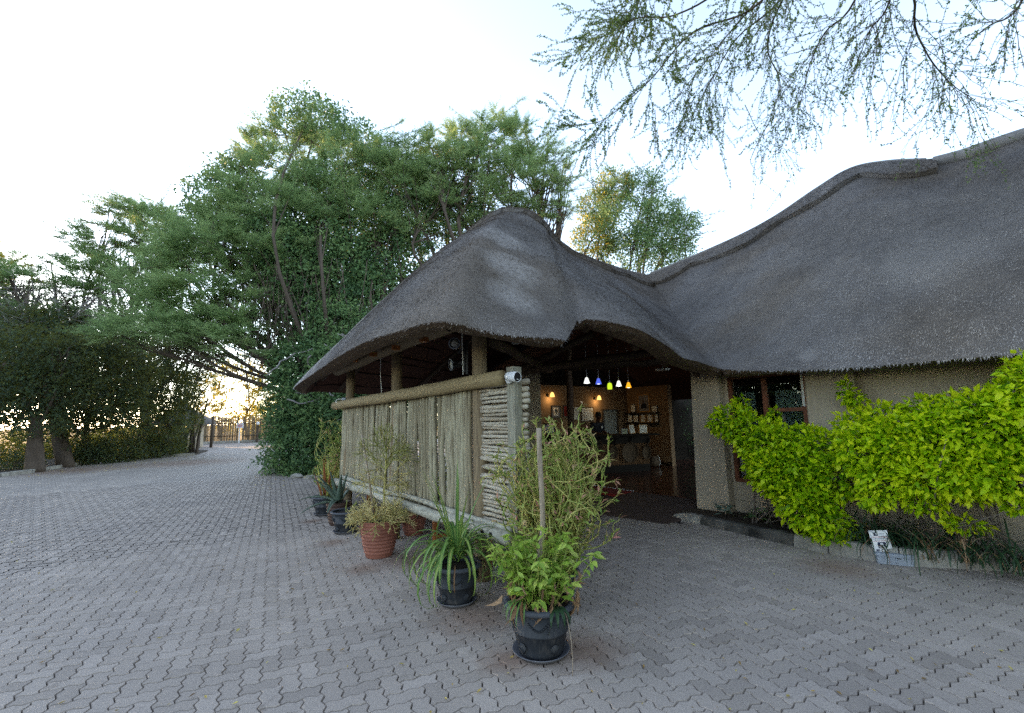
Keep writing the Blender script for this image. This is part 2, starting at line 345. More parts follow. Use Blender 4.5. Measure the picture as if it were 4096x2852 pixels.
g_acacia = foliage("acacia_leaf", [(0, (.09, .15, .055)), (.5, (.21, .31, .12)), (1, (.33, .43, .18))], .48)
g_ivy = foliage("creeper_leaf", [(0, (.03, .07, .034)), (.5, (.085, .16, .062)), (1, (.18, .27, .095))], .35)
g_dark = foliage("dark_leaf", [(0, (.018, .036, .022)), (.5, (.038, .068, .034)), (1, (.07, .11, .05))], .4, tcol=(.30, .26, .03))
g_yellow = foliage("painted_sun_leaf", [(0, (.11, .13, .025)), (.5, (.24, .24, .04)), (1, (.38, .33, .06))], .5, tcol=(.6, .45, .05))  # sunlight put into the leaf colour as yellow and gold
g_over = foliage("near_acacia_leaf", [(0, (.06, .11, .04)), (.5, (.16, .24, .07)), (1, (.32, .40, .09))], .42)
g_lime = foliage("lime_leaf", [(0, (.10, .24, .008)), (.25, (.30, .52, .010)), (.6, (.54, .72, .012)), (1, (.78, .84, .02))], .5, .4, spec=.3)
g_pale = foliage("pale_green_leaf", [(0, (.14, .26, .03)), (.6, (.30, .43, .06)), (1, (.50, .56, .13))], .35, .35)
g_dry = foliage("dry_leaf", [(0, (.16, .085, .04)), (1, (.40, .26, .15))], .2, .8)
g_strap = foliage("striped_leaf", [(0, (.07, .16, .04)), (.45, (.16, .28, .06)), (1, (.48, .48, .14))], .25, .35)
g_liri = foliage("dark_strap_leaf", [(0, (.012, .03, .016)), (1, (.04, .085, .035))], .15, .35)
g_pedi = foliage("rosy_leaf", [(0, (.17, .30, .05)), (.5, (.38, .42, .10)), (.8, (.55, .36, .20)), (1, (.60, .26, .22))], .35)
m_pedistem = foliage("yellow_stem", [(0, (.19, .25, .05)), (.5, (.36, .38, .10)), (1, (.55, .47, .16))], .1)
m_pencil = foliage("pencil_stem", [(0, (.22, .24, .06)), (.5, (.44, .38, .14)), (1, (.58, .47, .22))], .05)
g_sans = foliage("banded_leaf", [(0, (.07, .13, .05)), (.5, (.24, .29, .09)), (1, (.58, .47, .08))], .1, .4)
g_rust = foliage("rust_leaf", [(0, (.17, .07, .035)), (1, (.33, .12, .05))], .1, .5)
g_aloe = foliage("aloe_leaf", [(0, (.045, .08, .06)), (1, (.15, .19, .14))], .05, .45)
g_litter = foliage("fallen_leaf", [(0, (.12, .07, .03)), (.5, (.35, .22, .06)), (1, (.55, .48, .12))], .1, .7)

# ================================================================== GROUND, PAVING, KERBS
mb = MB(); mb.add([[-900, -900, -.06], [900, -900, -.06], [900, 900, -.06], [-900, 900, -.06]], [[0, 1, 2, 3]])
tag(part("ground", mb, m_soil), kind="structure")
PX = np.array([PAV[1], -PAV[0]])                    # across the paving rows
def pav2w(i, j): return np.outer(np.atleast_1d(i), PX) + np.outer(np.atleast_1d(j), PAV)
UNIT = .1125
paving = tag(bpy.data.objects.new("paving", MB().add(np.c_[pav2w([-34, 22, 22, -34], [-8, -8, 62, 62]), np.full(4, -.014)], [[0, 1, 2, 3]]).mesh("paving")), kind="structure")
paving.data.materials.append(m_joint); COL.objects.link(paving)
# interlocking wavy pavers, herringbone: every unit edge of the lattice carries the same S-curve, so neighbours fit
AW = .13
def seg(p, q):                                      # in units; S-shaped edge from p to q, always computed in + direction
    p, q = np.array(p, float), np.array(q, float); rev = (q - p).sum() < 0
    a, b = (q, p) if rev else (p, q); d = b - a; nn = np.array([-d[1], d[0]])
    pts = [a, a + d * .28 + nn * AW * .8, a + d * .72 - nn * AW * .8, b]
    return (pts[::-1] if rev else pts)[:-1]
def paver_mesh(vert, name, lod=0):
    c = [(0, 0), (1, 0), (2, 0), (2, 1), (1, 1), (0, 1)] if not vert else [(0, 0), (1, 0), (1, 1), (1, 2), (0, 2), (0, 1)]
    P = []
    for a, b in zip(c, c[1:] + c[:1]):
        s = seg(a, b); P += s
    P = np.array(P); ctr = np.array([1, .5]) if not vert else np.array([.5, 1]); Q = (P - ctr)
    nx = np.roll(Q, -1, 0) - np.roll(Q, 1, 0); no = nrm(np.stack([nx[:, 1], -nx[:, 0]], 1))
    bot = Q * UNIT - no * .0020; top = Q * UNIT - no * .0062
    w = lambda p, z: np.c_[p @ np.stack([PX, PAV]), np.full(len(p), z)]
    n = len(P); v = np.concatenate([w(top, 0.), w(bot, -.013)]); i = np.arange(n); j = (i + 1) % n
    f = {n: [i], 4: np.stack([n + i, n + j, j, i], 1)} if lod == 0 else {n: [i]}
    return v.astype(np.float32), f, ctr
PM = [paver_mesh(False, "paver"), paver_mesh(True, "paver"), paver_mesh(False, "paver", 1), paver_mesh(True, "paver", 1)]
cells = []
R0 = 17.0
for i in range(-160, 100):
    for j in range(-10, 170):
        k = (i - j) % 4
        if k == 0 or k == 3: cells.append((i, j, 0 if k == 0 else 1))
cells = np.array(cells); ctr = np.where(cells[:, 2:3] == 0, np.array([[1, .5]]), np.array([[.5, 1]])) + cells[:, :2]
XY = ctr[:, 0:1] * UNIT * PX + ctr[:, 1:2] * UNIT * PAV
uvd = proj(np.c_[XY, np.zeros(len(XY))]); dist = np.hypot(XY[:, 0], XY[:, 1])
KB = [gp(2690, 2072)[:2], gp(2745, 2085)[:2], gp(3000, 2146)[:2], gp(3300, 2213)[:2], gp(3507, 2247)[:2], gp(3638, 2266)[:2], gp(4096, 2289)[:2]]
KB.append(KB[-1] + (KB[-1] - KB[-2]) * 2.0)
def right_of_kerb(P):
    r = np.zeros(len(P), bool)
    for a, b in zip(KB, KB[1:]):
        d = b - a; t = ((P - a) @ d) / (d @ d); s = (d[0] * (P[:, 1] - a[1]) - d[1] * (P[:, 0] - a[0])) / np.linalg.norm(d); r |= (t > -.1) & (t < 1.02) & (s > .10)
    return r
rampA, rampB = gp(1900, 1965)[:2], gp(2690, 2100)[:2]
def beyond_ramp(P):
    d = rampB - rampA; return (d[0] * (P[:, 1] - rampA[1]) - d[1] * (P[:, 0] - rampA[0]) > .02) & (((P - rampA) @ d) / (d @ d) > .45) & (((P - rampA) @ d) / (d @ d) < 1.0)
ok = (XY[:, 1] > 1.5) & (uvd[:, 0] > -700) & (uvd[:, 0] < 4800) & (dist < R0) & (uvd[:, 1] < 3500) & ~right_of_kerb(XY) & ~beyond_ramp(XY)
cells, XY, uvd, dist = cells[ok], XY[ok], uvd[ok], dist[ok]
ptint = np.clip(rng.normal(.5, .15, len(XY)), 0, 1); hz = rng.normal(0, .0011, len(XY))
infr = (uvd[:, 0] > -60) & (uvd[:, 0] < 4150) & (uvd[:, 1] < 2900)
area = np.where(infr, 1 / dist ** 3, 0); near = np.argsort(-area)[:300]; isnear = np.zeros(len(XY), bool); isnear[near] = True
meshes = {}
for o in (0, 1):
    for b in range(6): meshes[(o, b)] = MB().add(PM[o][0], PM[o][1], .1 + .16 * b).mesh("paver"); meshes[(o, b)].materials.append(m_paver)
for q in near:
    o = bpy.data.objects.new("paver", meshes[(int(cells[q, 2]), int(min(5, ptint[q] * 6)))]); COL.objects.link(o); o.parent = paving
    o.location = (XY[q, 0], XY[q, 1], hz[q]); o.rotation_euler = (rng.normal(0, .007), rng.normal(0, .007), rng.normal(0, .006))
mb = MB()
for lod, sel in ((0, ~isnear & (dist < 8)), (1, ~isnear & (dist >= 8))):
    for o in (0, 1):
        s = sel & (cells[:, 2] == o); n_ = s.sum(); tv, tf, _ = PM[o + 2 * lod]
        rx, ry = rng.normal(0, .006, n_), rng.normal(0, .006, n_); Ms = np.zeros((n_, 3, 3)); Ms[:, 0, 0] = Ms[:, 1, 1] = Ms[:, 2, 2] = 1; Ms[:, 2, 0] = rx; Ms[:, 2, 1] = ry
        mb.scatter(tv, tf, Ms, np.c_[XY[s], hz[s]], ptint[s])
part("paver_field", mb, m_paver, paving, kind="stuff")
# beyond the built pavers the pattern is print: a ring of sheets
mb = MB(); a0 = np.linspace(-2.2, 2.2, 60)
inner = np.stack([np.sin(a0) * (R0 - .1), np.cos(a0) * (R0 - .1)], 1); outer_ = np.stack([np.sin(a0) * 52, np.cos(a0) * 52], 1)
outer_[:, 0] = np.clip(outer_[:, 0], -46, 20); outer_[:, 1] = np.clip(outer_[:, 1], -20, 46.5)
n_ = len(a0); i = np.arange(n_ - 1)
mb.add(np.c_[np.concatenate([inner, outer_]), np.full(2 * n_, -.004)], {4: np.stack([i, n_ + i, n_ + i + 1, i + 1], 1)})
part("far_paving", mb, m_paver_far, paving)

# kerb of the planting bed at the building: cast concrete lengths
kerb = thing("bed_kerb", "low grey concrete kerb along the planting bed under the lime hedge, its middle stones black with moss", "kerb", (*KB[1], 0))
kh = [.06, .12, .125, .15, .165, .17, .17, .17]; pts = []
for a, b, h0, h1 in zip(KB, KB[1:], kh, kh[1:]):
    n = max(2, int(np.linalg.norm(b - a) / .12))
    for t in np.arange(n) / n: pts.append((*(a + (b - a) * t), h0 + (h1 - h0) * t))
pts.append((*KB[-1], .17)); pts = np.array(pts)
cum = np.r_[0, np.cumsum(np.linalg.norm(np.diff(pts[:, :2], axis=0), axis=1))]
def at_len(s): return np.array([np.interp(s, cum, pts[:, k]) for k in range(3)])
cuts = [0, .55, 1.28, 1.95, 2.35, 3.0, 3.62, 4.4, 5.2, 6.0, cum[-1]]
for q, (s0, s1) in enumerate(zip(cuts, cuts[1:])):
    if s0 >= cum[-1]: break
    s1 = min(s1, cum[-1]); ss = np.linspace(s0 + .006, s1 - .006, 9); G = []
    for s in ss:
        p = at_len(s); d = at_len(min(s + .05, cum[-1])) - at_len(max(s - .05, 0)); d = nrm(d[:2]); inn = np.array([-d[1], d[0]]) ; jz = rng.normal(0, .003)
        prof = [(-.0, -.02), (.008, p[2] * .5), (.018, p[2] - .018 + jz), (.034, p[2] + jz), (.115, p[2] + .002 + jz), (.13, p[2] - .02), (.13, -.02)]
        G.append([(*(p[:2] + inn * (x + rng.normal(0, .002))), z) for x, z in prof])
    G = np.array(G); mb = MB().grid(G, flip=True); m = G.shape[1]; mb.add(G[0], [list(range(m))]); mb.add(G[-1], [list(range(m))[::-1]])
    part("kerb_stone", mb, m_kerb_dark if q in (1, 2) else m_kerb, kerb, label="kerb stone blackened by moss" if q in (1, 2) else None)
bedpoly = [tuple(p + nrm(np.array([-(q - p)[1], (q - p)[0]])) * .10) for p, q in zip(KB, KB[1:])]
mb = MB().prism([*bedpoly, (7.6, 4.0), (5.0, 7.2), (3.3, 8.2)], -.05, .085); tag(part("bed_soil", mb, m_litter_soil), kind="structure")
# kerb and raised soil on the far left of the yard, before the dark trees
LK = [np.array([-21.5, 12.0]), gp(0, 1907)[:2], gp(120, 1892)[:2], gp(250, 1870)[:2], gp(465, 1838)[:2], gp(770, 1820)[:2] + np.array([.4, -.4])]
lk = thing("yard_kerb", "dusty low kerb in front of the dark trees across the yard", "kerb", (*LK[2], 0))
for a, b in zip(LK, LK[1:]):
    d = b - a; L = np.linalg.norm(d); d = d / L; n = int(L / 1.0)
    for k in range(n):
        c = a + d * (k + .5) * L / n; ax = np.array([[d[0], d[1], 0], [-d[1], d[0], 0], [0, 0, 1]])
        part("kerb_stone", MB().box((c[0], c[1], .05 + rng.normal(0, .006)), (L / n - .02, .16, .16), ax, bev=.02), m_kerb, lk)
mb = MB().prism([tuple(p + np.array([-.06, .06])) for p in LK] + [(-19.5, 29.5), (-27, 35), (-120, 60), (-120, 5)], -.05, .06)
tag(part("wooded_soil", mb, m_litter_soil), kind="structure")
# dry grass land beyond the far fence
m_dryland = simple("dry_land", (.30, .21, .10), (.16, .12, .05), .8, .95, .4, .05)
mb = MB().add([[-160, 46.3, .02], [60, 46.3, .02], [120, 400, 1.2], [-300, 400, 1.2]], [[0, 1, 2, 3]]); tag(part("field", mb, m_dryland), kind="structure")

# ================================================================== THE LODGE
FAC = np.array([3.14, 8.01]); S2 = -A2                # facade runs along S2 from its left pillar; outward normal is -B2
def fac(s, off, z): p = FAC + S2 * s - B2 * off; return np.array([p[0], p[1], z])
AXF = np.array([[S2[0], S2[1], 0], [-B2[0], -B2[1], 0], [0, 0, 1.]])
lodge = thing("thatched_lodge", "tan plastered lodge with a sweeping grey thatched roof and an open porch", "building", (3.0, 9.5, 0))
def facbox(name, s0, s1, o0, o1, z0, z1, mat, bev=.0, parent=None, label=None):
    c = fac((s0 + s1) / 2, (o0 + o1) / 2, (z0 + z1) / 2)
    return part(name, MB().box(c, (s1 - s0, o1 - o0, z1 - z0), AXF, bev=bev), mat, parent or lodge, label=label)
def taper_pillar(s0, s1):
    mb = MB(); v = []
    for z, g in ((0, .035), (2.75, -.01)):
        for (s, o) in ((s0 - g, -.4), (s1 + g, -.4), (s1 + g, .0 + g), (s0 - g, .0 + g)): v.append(fac(s, o, z))
    mb.add(v, [[3, 2, 1, 0], [4, 5, 6, 7], [0, 1, 5, 4], [1, 2, 6, 5], [2, 3, 7, 6], [3, 0, 4, 7]])
    return part("pillar", mb, m_wall, lodge)
taper_pillar(0, .50); taper_pillar(1.80, 2.38); taper_pillar(4.3, 4.9)
W0, W1, WZ0, WZ1, RO = .56, 1.72, .56, 2.28, -.16
facbox("wall", .50, 1.80, -.40, RO + .0, 0, WZ0, m_wall); facbox("wall", .50, 1.80, -.40, RO, WZ1, 2.75, m_wall)
facbox("wall", .50, W0, -.40, RO, WZ0, WZ1, m_wall); facbox("wall", W1, 1.80, -.40, RO, WZ0, WZ1, m_wall)
facbox("wall", 2.38, 4.3, -.42, RO - .03, 0, 2.75, m_wall); facbox("wall", 4.9, 9.0, -.42, RO - .03, 0, 2.75, m_wall)
facbox("plinth_line", .54, 1.76, RO - .01, RO + .006, .27, .275, m_dark)
# window: timber frame, mullion, transoms, panes
win = facbox("window", W0, W0 + .055, RO - .10, RO - .02, WZ0, WZ1, m_winwood)
for a in (((W1 - .06, W1), (WZ0, WZ1)), ((W0 + .055, W1 - .06), (WZ0, WZ0 + .06)), ((W0 + .055, W1 - .06), (WZ1 - .05, WZ1)), ((1.10, 1.165), (WZ0 + .06, WZ1 - .05)), ((1.165, W1 - .06), (1.68, 1.735)), ((1.165, W1 - .06), (1.14, 1.19)), ((W0 + .055, 1.10), (1.14, 1.19))):
    (s0, s1), (z0, z1) = a; facbox("frame", s0, s1, RO - .10, RO - .018, z0, z1, m_winwood, parent=win)
facbox("frame", W1 - .052, W1 - .02, RO - .018, RO - .012, 1.75, WZ1 - .02, m_offwhite, parent=win, label="frame edge with peeling pale paint")
for s0, s1, z0, z1 in ((W0 + .055, 1.10, 1.19, WZ1 - .05), (W0 + .055, 1.10, WZ0 + .06, 1.14), (1.165, W1 - .06, 1.735, WZ1 - .05), (1.165, W1 - .06, 1.19, 1.68), (1.165, W1 - .06, WZ0 + .06, 1.14)):
    facbox("pane", s0, s1, RO - .065, RO - .060, z0, z1, m_pane, parent=win)
facbox("blind", 1.12, 1.80, -.62, -.60, .6, 2.02, m_blind)
facbox("blind", .58, .80, -.62, -.60, .6, 2.02, m_blind)
# the room behind the window
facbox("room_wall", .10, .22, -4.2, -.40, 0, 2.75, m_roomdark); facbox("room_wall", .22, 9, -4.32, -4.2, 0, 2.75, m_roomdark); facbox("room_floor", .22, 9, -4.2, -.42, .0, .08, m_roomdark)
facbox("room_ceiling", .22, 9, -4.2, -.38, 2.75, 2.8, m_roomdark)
# lobby: floor, ramp, walls
fe = [gp(2395, 1945, .1)[:2], gp(2535, 1965, .1)[:2], gp(2800, 1997, .1)[:2]]
fe0 = fe[0] + (fe[0] - fe[1]) * 1.1
C = np.array([3.91, 15.66]); W1L = C - B2 * 3.85; W2R = np.array([4.89, 14.41])
floor_poly = [fe0, fe[0], fe[1], fe[2], FAC - B2 * .02 + B2 * .42 + S2 * .15, FAC + B2 * 4.2 + S2 * .1, (9, 17), (4, 19), (-1, 15.5), (-1.5, 12.5)]
part("floor", MB().prism([tuple(p) for p in floor_poly], .02, .10), m_redfloor, lodge)
rampL = gp(1960, 1990)[:2]; rampR = gp(2655, 2097)[:2]
part("ramp", MB().prism([tuple(rampL), tuple(rampR), tuple(FAC - B2 * .0 + S2 * .1), tuple(fe[2] - B2 * .01), tuple(fe[1] - B2 * .01), tuple(fe0 - B2 * .01)], -.02, [.004, .004, .05, .094, .094, .094]), m_ramp, lodge)
def wallseg(p, q, z0, z1, th, mat, name="wall"):
    p, q = np.array(p), np.array(q); d = q - p; L = np.linalg.norm(d); d = d / L; n = np.array([-d[1], d[0]])
    ax = np.array([[d[0], d[1], 0], [n[0], n[1], 0], [0, 0, 1.]]); c = (p + q) / 2 + n * th / 2
    return part(name, MB().box((c[0], c[1], (z0 + z1) / 2), (L, th, z1 - z0), ax), mat, lodge)
wallseg(W1L - B2 * 2.2, C, .1, 2.62, .2, m_wall_in); wallseg(C, W2R, .1, 2.62, .2, m_wall_in)
wallseg((-1.55, 12.3), W1L - B2 * 2.2, .1, 2.62, .2, m_wall_in); wallseg((.42, 9.62), (-1.5, 12.2), .0, 2.62, .22, m_wall)
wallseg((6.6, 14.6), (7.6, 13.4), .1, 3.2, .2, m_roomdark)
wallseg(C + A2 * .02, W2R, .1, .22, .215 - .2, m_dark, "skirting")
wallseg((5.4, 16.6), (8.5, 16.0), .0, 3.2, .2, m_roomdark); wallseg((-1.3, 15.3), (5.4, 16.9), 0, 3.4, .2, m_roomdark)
# square pillar on the left of the opening
AXB = np.array([[B2[0], B2[1], 0], [A2[0], A2[1], 0], [0, 0, 1.]])
pc = np.array([.30, 9.60]); part("pillar", MB().box((pc[0], pc[1], 1.3), (.42, .42, 2.6), np.array([[.86, .51, 0], [-.51, .86, 0], [0, 0, 1]]), bev=.01), m_wall, lodge)
# posts of the porch
PA, PB_ = gp(1577, 2154)[:2], gp(1929, 2318)[:2]; SD = nrm(PB_ - PA); SN = np.array([SD[1], -SD[0]])   # along the screen towards us; outward normal
if SN[0] > 0: SN = -SN
def scr(s, off, z): p = PB_ + SD * s + SN * off; return np.array([p[0], p[1], z])
S_A, S_L = -np.linalg.norm(PB_ - PA), -np.linalg.norm(PB_ - PA) - 2.03
for s, r, ztop in ((0, .085, 2.86), (S_A, .082, 2.80), (S_L, .078, 2.62)):
    zz = np.linspace(0, ztop, 9); P = np.array([scr(s + .012 * math.sin(z * 2 + s), .0, z) for z in zz])
    part("post", MB().tube(P, r * (1.04 - .03 * zz), 12, tint=rng.random(len(zz) * 12) * .5), m_post, lodge, smooth=True)
# ---- roof surfaces: rows run from ridge to eave
PK = yp(2020, 850, 9.0)[:2]
def rp(u, v): return vp(u, v, PK, B2)
SAD = rp(2585, 1106)
def rm(u, v): return vp(u, v, SAD[:2], A2)
FE = FAC - B2 * .75
def em(u, v): return vp(u, v, FE, A2)
TIP = gp(1178, 1548, 2.55)
def mix3(a, b, t): return a + (b - a) * t
hip = [(TIP + B3 * 6.2 + A3 * .3, rp(2585, 1106), 0), (TIP + B3 * 3.0 + A3 * .35, rp(2272, 1001), .05), (TIP + B3 * .9 + A3 * .25, rp(2050, 844), .1), (TIP + A3 * .02, rp(1990, 862), .14),
       (gp(1300, 1440, 2.55), rp(2000, 856), .16), (gp(1450, 1345, 2.55), rp(2012, 851), .18), (gp(1600, 1295, 2.55), rp(2030, 847), .2), (gp(1750, 1257, 2.53), rp(2052, 845), .22),
       (gp(1900, 1288, 2.50), rp(2085, 846), .24), (gp(2025, 1316, 2.47), rp(2120, 853), .24), (gp(2150, 1334, 2.45), rp(2150, 875), .22), (gp(2262, 1346, 2.44), rp(2172, 896), .2)]
opn = [(gp(2305, 1292, 2.73), rp(2184, 917), .17), (gp(2345, 1280, 2.75), rp(2212, 950), .14), (gp(2425, 1285, 2.72), rp(2272, 1001), .1), (gp(2550, 1320, 2.65), rp(2345, 1032), .06), (gp(2650, 1365, 2.57), rp(2405, 1055), .02),
       (gp(2750, 1425, 2.48), rp(2500, 1085), -.06), (em(2850, 1449), rp(2583, 1105), -.14), (em(2895, 1460), mix3(SAD, rm(2640, 1092), .4), -.14), (em(2960, 1463), rm(2680, 1072), -.08),
       (em(3040, 1464), rm(2790, 1027), .0), (em(3140, 1462), rm(2950, 955), .06), (em(3250, 1458), rm(3100, 876), .12), (em(3400, 1450), rm(3260, 771), .16), (em(3520, 1441), rm(3380, 694), .18), (em(3640, 1430), rm(3500, 664), .18),
       (em(3780, 1415), rm(3640, 655), .18), (em(3940, 1402), rm(3780, 648), .18), (em(4096, 1390), rm(3940, 602), .18), (em(4300, 1376), rm(4096, 546), .18), (em(4700, 1352), rm(4400, 462), .18)]
def cr_interp(P, n):
    P = np.array(P); Q = np.concatenate([[2 * P[0] - P[1]], P, [2 * P[-1] - P[-2]]]); outp = []
    for i in range(len(P) - 1):
        p0, p1, p2, p3 = Q[i:i + 4]
        for t in np.arange(n) / n: outp.append(.5 * (2 * p1 + (p2 - p0) * t + (2 * p0 - 5 * p1 + 4 * p2 - p3) * t * t + (3 * p1 - p0 - 3 * p2 + p3) * t ** 3))
    outp.append(P[-1]); return np.array(outp)
def lofted(rows, n=7, m=26, lump=.03, tm=None):
    E = cr_interp([r[0] for r in rows], n); R = cr_interp([r[1] for r in rows], n); b = cr_interp([[r[2]] for r in rows], n)
    t = np.linspace(0, 1, m)[None, :, None]
    if tm is not None: tmf = np.interp(np.arange(len(E)) / n, np.arange(len(tm)), tm); t = t * tmf[:, None, None]
    G = R[:, None] * (1 - t) + E[:, None] * t
    out_ = E - R; out_[:, 2] = 0; out_ = nrm(out_); up = nrm(out_ * .7 + Z3)
    G = G + up[:, None] * (b[:, None] * 4 * t * (1 - t)) - Z3 * (.06 * t ** 8)
    x = G[..., 0] * 1.9 + G[..., 1] * 1.1; y = G[..., 2] * 2.3 - G[..., 0] * .7
    l = (np.sin(x * 1.7 + 1.3 * np.sin(y)) + np.sin(y * 2.1 + x * .6) + .6 * np.sin(x * 4.3 + y * 3.1)) * lump * .5
    G = G + up[:, None] * (l * np.sin(np.pi * np.clip(t[..., 0], .0, 1) * .75))[..., None]; return G
def gnorm(G):
    du = np.gradient(G, axis=0); dv = np.gradient(G, axis=1); n = nrm(np.cross(dv, du)); n[n[..., 2] < 0] *= -1; return n, dv
def thatch_shell(G, name, thick=.24, close_ends=True):
    n, dv = gnorm(G); inn = G - n * thick - nrm(dv) * .0; edge = G[:, -1]; ie = inn[:, -1].copy(); dvn = nrm(dv[:, -1]); ie = ie - dvn * .19 + Z3 * .01
    inn[:, -1] = ie; mid = (edge + ie) / 2 + dvn * .02 - n[:, -1] * .01
    mb = MB().grid(G); o = part(name, mb, m_thatch, lodge, smooth=True)
    J = rng.normal(0, .008, edge.shape); ring = np.stack([edge, edge * .7 + ie * .3 + dvn * .03, mid + J, ie], 1)
    part("cut_edge", MB().grid(ring), m_cutend, o, smooth=False)
    mb = MB().grid(inn, flip=True)
    if close_ends:
        for k in (0, -1):
            mb.grid(np.stack([G[k], inn[k]], 0))
    part("thatch_lining", mb, m_lining, lodge, smooth=True); return o, inn
TM = [1.0] * len(hip) + [.868, .868, .875, .895, .925, .96, .985] + [1.0] * (len(opn) - 7)
rows_ = [(r[1] + (r[0] - r[1]) / k, r[1], r[2]) for r, k in zip(hip + opn, TM)]; Ga = lofted(rows_, tm=TM); NH = 7 * (len(hip) - 1) + 4; Gh = Ga[:NH + 1]; Go = Ga[NH:]
tha, ina = thatch_shell(Ga, "thatch"); th1 = th2 = tha; in1, in2 = ina[:NH + 1], ina[NH + 3:]
# rear slopes (behind the ridges), so that the lodge is closed to the light
rear = []
for u, v, k in ((4400, 462, 1), (3900, 610, 1), (3500, 664, 1), (3260, 771, 1), (3100, 876, 1), (2950, 955, 1), (2680, 1072, 1)):
    r = rm(u, v); rear.append((np.array([*(r[:2] + B2 * 4.6), 2.3]), r, .1))
rear += [(np.array([*(SAD[:2] + B2 * 4.6 + A2 * .2), 2.3]), SAD, .1), (np.array([*(SAD[:2] + B2 * 4.0 + A2 * 4), 2.3]), SAD + A3 * 2.6 - Z3 * .1, .1), (np.array([*(SAD[:2] + A2 * 6.2), 2.3]), SAD + A3 * 3.0 - Z3 * .12, .05),
         (np.array([*(SAD[:2] - B2 * 3.0 + A2 * 5.2), 2.3]), SAD + A3 * 2.6 - Z3 * .1, 0), (np.array([*(SAD[:2] - B2 * 4.4 + A2 * 2.0), 2.5]), SAD + A3 * .6 - Z3 * .05, 0)]
Gr = lofted(rear, 4, 12); th3, in3 = thatch_shell(Gr, "rear_thatch")
# ---- straw: the ends of the reed that make the roof's nap
def straws(G, dens, tmin=0., lift=.16, L=(.045, .12), w=.0046, parent=None, edge=True):
    n, dv = gnorm(G); a = G[:-1, :-1]; bb = G[1:, :-1]; c = G[:-1, 1:]; ar = np.linalg.norm(np.cross(bb - a, c - a), axis=-1); p = (ar / ar.sum()).reshape(-1)
    Nn = int(ar.sum() * dens); id_ = rng.choice(len(p), Nn, p=p); i, j = np.divmod(id_, ar.shape[1]); s, t = rng.random(Nn), rng.random(Nn)
    def lerp(X): return (X[i, j].T * (1 - s) * (1 - t) + X[i + 1, j].T * s * (1 - t) + X[i, j + 1].T * (1 - s) * t + X[i + 1, j + 1].T * s * t).T
    P = lerp(G); nn = nrm(lerp(n)); d = nrm(lerp(dv)); side = np.cross(nn, d)
    cl = np.sin(P[:, 0] * 9 + np.sin(P[:, 2] * 7) * 2) * .25 + np.sin(P[:, 1] * 13 + P[:, 2] * 6) * .2
    dr = nrm(d + side * (rng.normal(0, .24, Nn) + cl * .5)[:, None] + nn * np.abs(rng.normal(lift, .09, Nn))[:, None])
    ln = rng.uniform(*L, Nn); ww = w * rng.uniform(.6, 1.5, Nn)
    if edge:
        E = G[:, -1]; seglen = np.linalg.norm(np.diff(E, axis=0), axis=1); ne = int(seglen.sum() * 560); ii = rng.choice(len(seglen), ne, p=seglen / seglen.sum()); q = rng.random(ne)
        Pe = (E[ii].T * (1 - q) + E[ii + 1].T * q).T; de = nrm(dv[ii, -1]); ne_ = n[ii, -1]; se = np.cross(ne_, de); dp = rng.random(ne)
        Pe = Pe - ne_ * (dp * .07)[:, None] - de * .075; dre = nrm(de + se * rng.normal(0, .25, ne)[:, None] - ne_ * (dp * .35)[:, None] + ne_ * .12)
        P = np.r_[P, Pe]; dr = np.r_[dr, dre]; nn = np.r_[nn, ne_]; ln = np.r_[ln, rng.uniform(.04, .09, ne) * rng.choice([1, 1, 1, 1.6], ne)]; ww = np.r_[ww, np.full(ne, w)]
    sd = nrm(np.cross(nn, dr)) * ww[:, None]; base = P - dr * (ln * .35)[:, None] - nn * .012; tip = P + dr * (ln * .65)[:, None]
    v = np.stack([base - sd, base + sd, tip + sd * rng.uniform(-1, 1, len(P))[:, None]], 1).reshape(-1, 3); k = np.arange(len(P))[:, None] * 3 + np.arange(3)
    mb = MB().add(v, {3: k}, np.repeat(np.clip(rng.beta(2.6, 3.2, len(P)), 0, 1), 3)); return part("straw", mb, m_straw, parent, kind="stuff")
straws(Gh[7 * 2:], 4500, parent=th1); straws(Go, 4100, parent=th2)
# ---- ridge capping: a thicker scalloped layer of thatch, cement along the top
def capping(G, i0, i1, tl, parent, name="ridge_cap", thick=.075):
    n, dv = gnorm(G); m = G.shape[1]; X = np.linspace(0, 1, 9); rows = []
    for i in range(i0, i1):
        T = tl(i); t = X * T * (m - 1); j = np.clip(t.astype(int), 0, m - 2); f = (t - j)[:, None]; p = G[i, j] * (1 - f) + G[i, j + 1] * f; nn = n[i, j]
        top = p + nn * (thick * (.75 + .25 * X + .12 * math.sin(i * .9) * X))[:, None]; rows.append(np.concatenate([top, (p[-1] + nn[-1] * .004)[None]]))
    K = np.array(rows); o = part(name, MB().grid(K, rng.uniform(.6, 1, K.shape[0] * K.shape[1])), m_thatch, parent, smooth=True); straws(K[:, :-1], 5200, parent=o, L=(.06, .13), lift=.22, edge=True); return K
sc_ = lambda i, a, b, ph: a + b * abs(math.sin(i * .27 + ph))
K1 = capping(Gh, 12, len(Gh), lambda i: .135 + .03 * abs(math.sin(i * .21)), lodge)
K2 = capping(Go, 0, 7 * 7 + 1, lambda i: .10 + .05 * abs(math.sin(i * .25)), lodge)
K3 = capping(Go, 7 * 7, 7 * 16 + 2, lambda i: .085 + .055 * abs(math.sin(i * .19 + .4)) + .03 * max(0, (i - 90) / 25), lodge, thick=.09)
rl = np.array([rm(u, v) for u, v in ((2600, 1100), (2744, 1043), (2950, 953), (3100, 873), (3260, 766), (3400, 684), (3540, 656), (3700, 648))]) + Z3 * .09 + B3 * .06
part("cement_cap", MB().tube(cr_interp(rl - Z3 * .04, 6), .045, 8), m_cement, lodge, smooth=True)
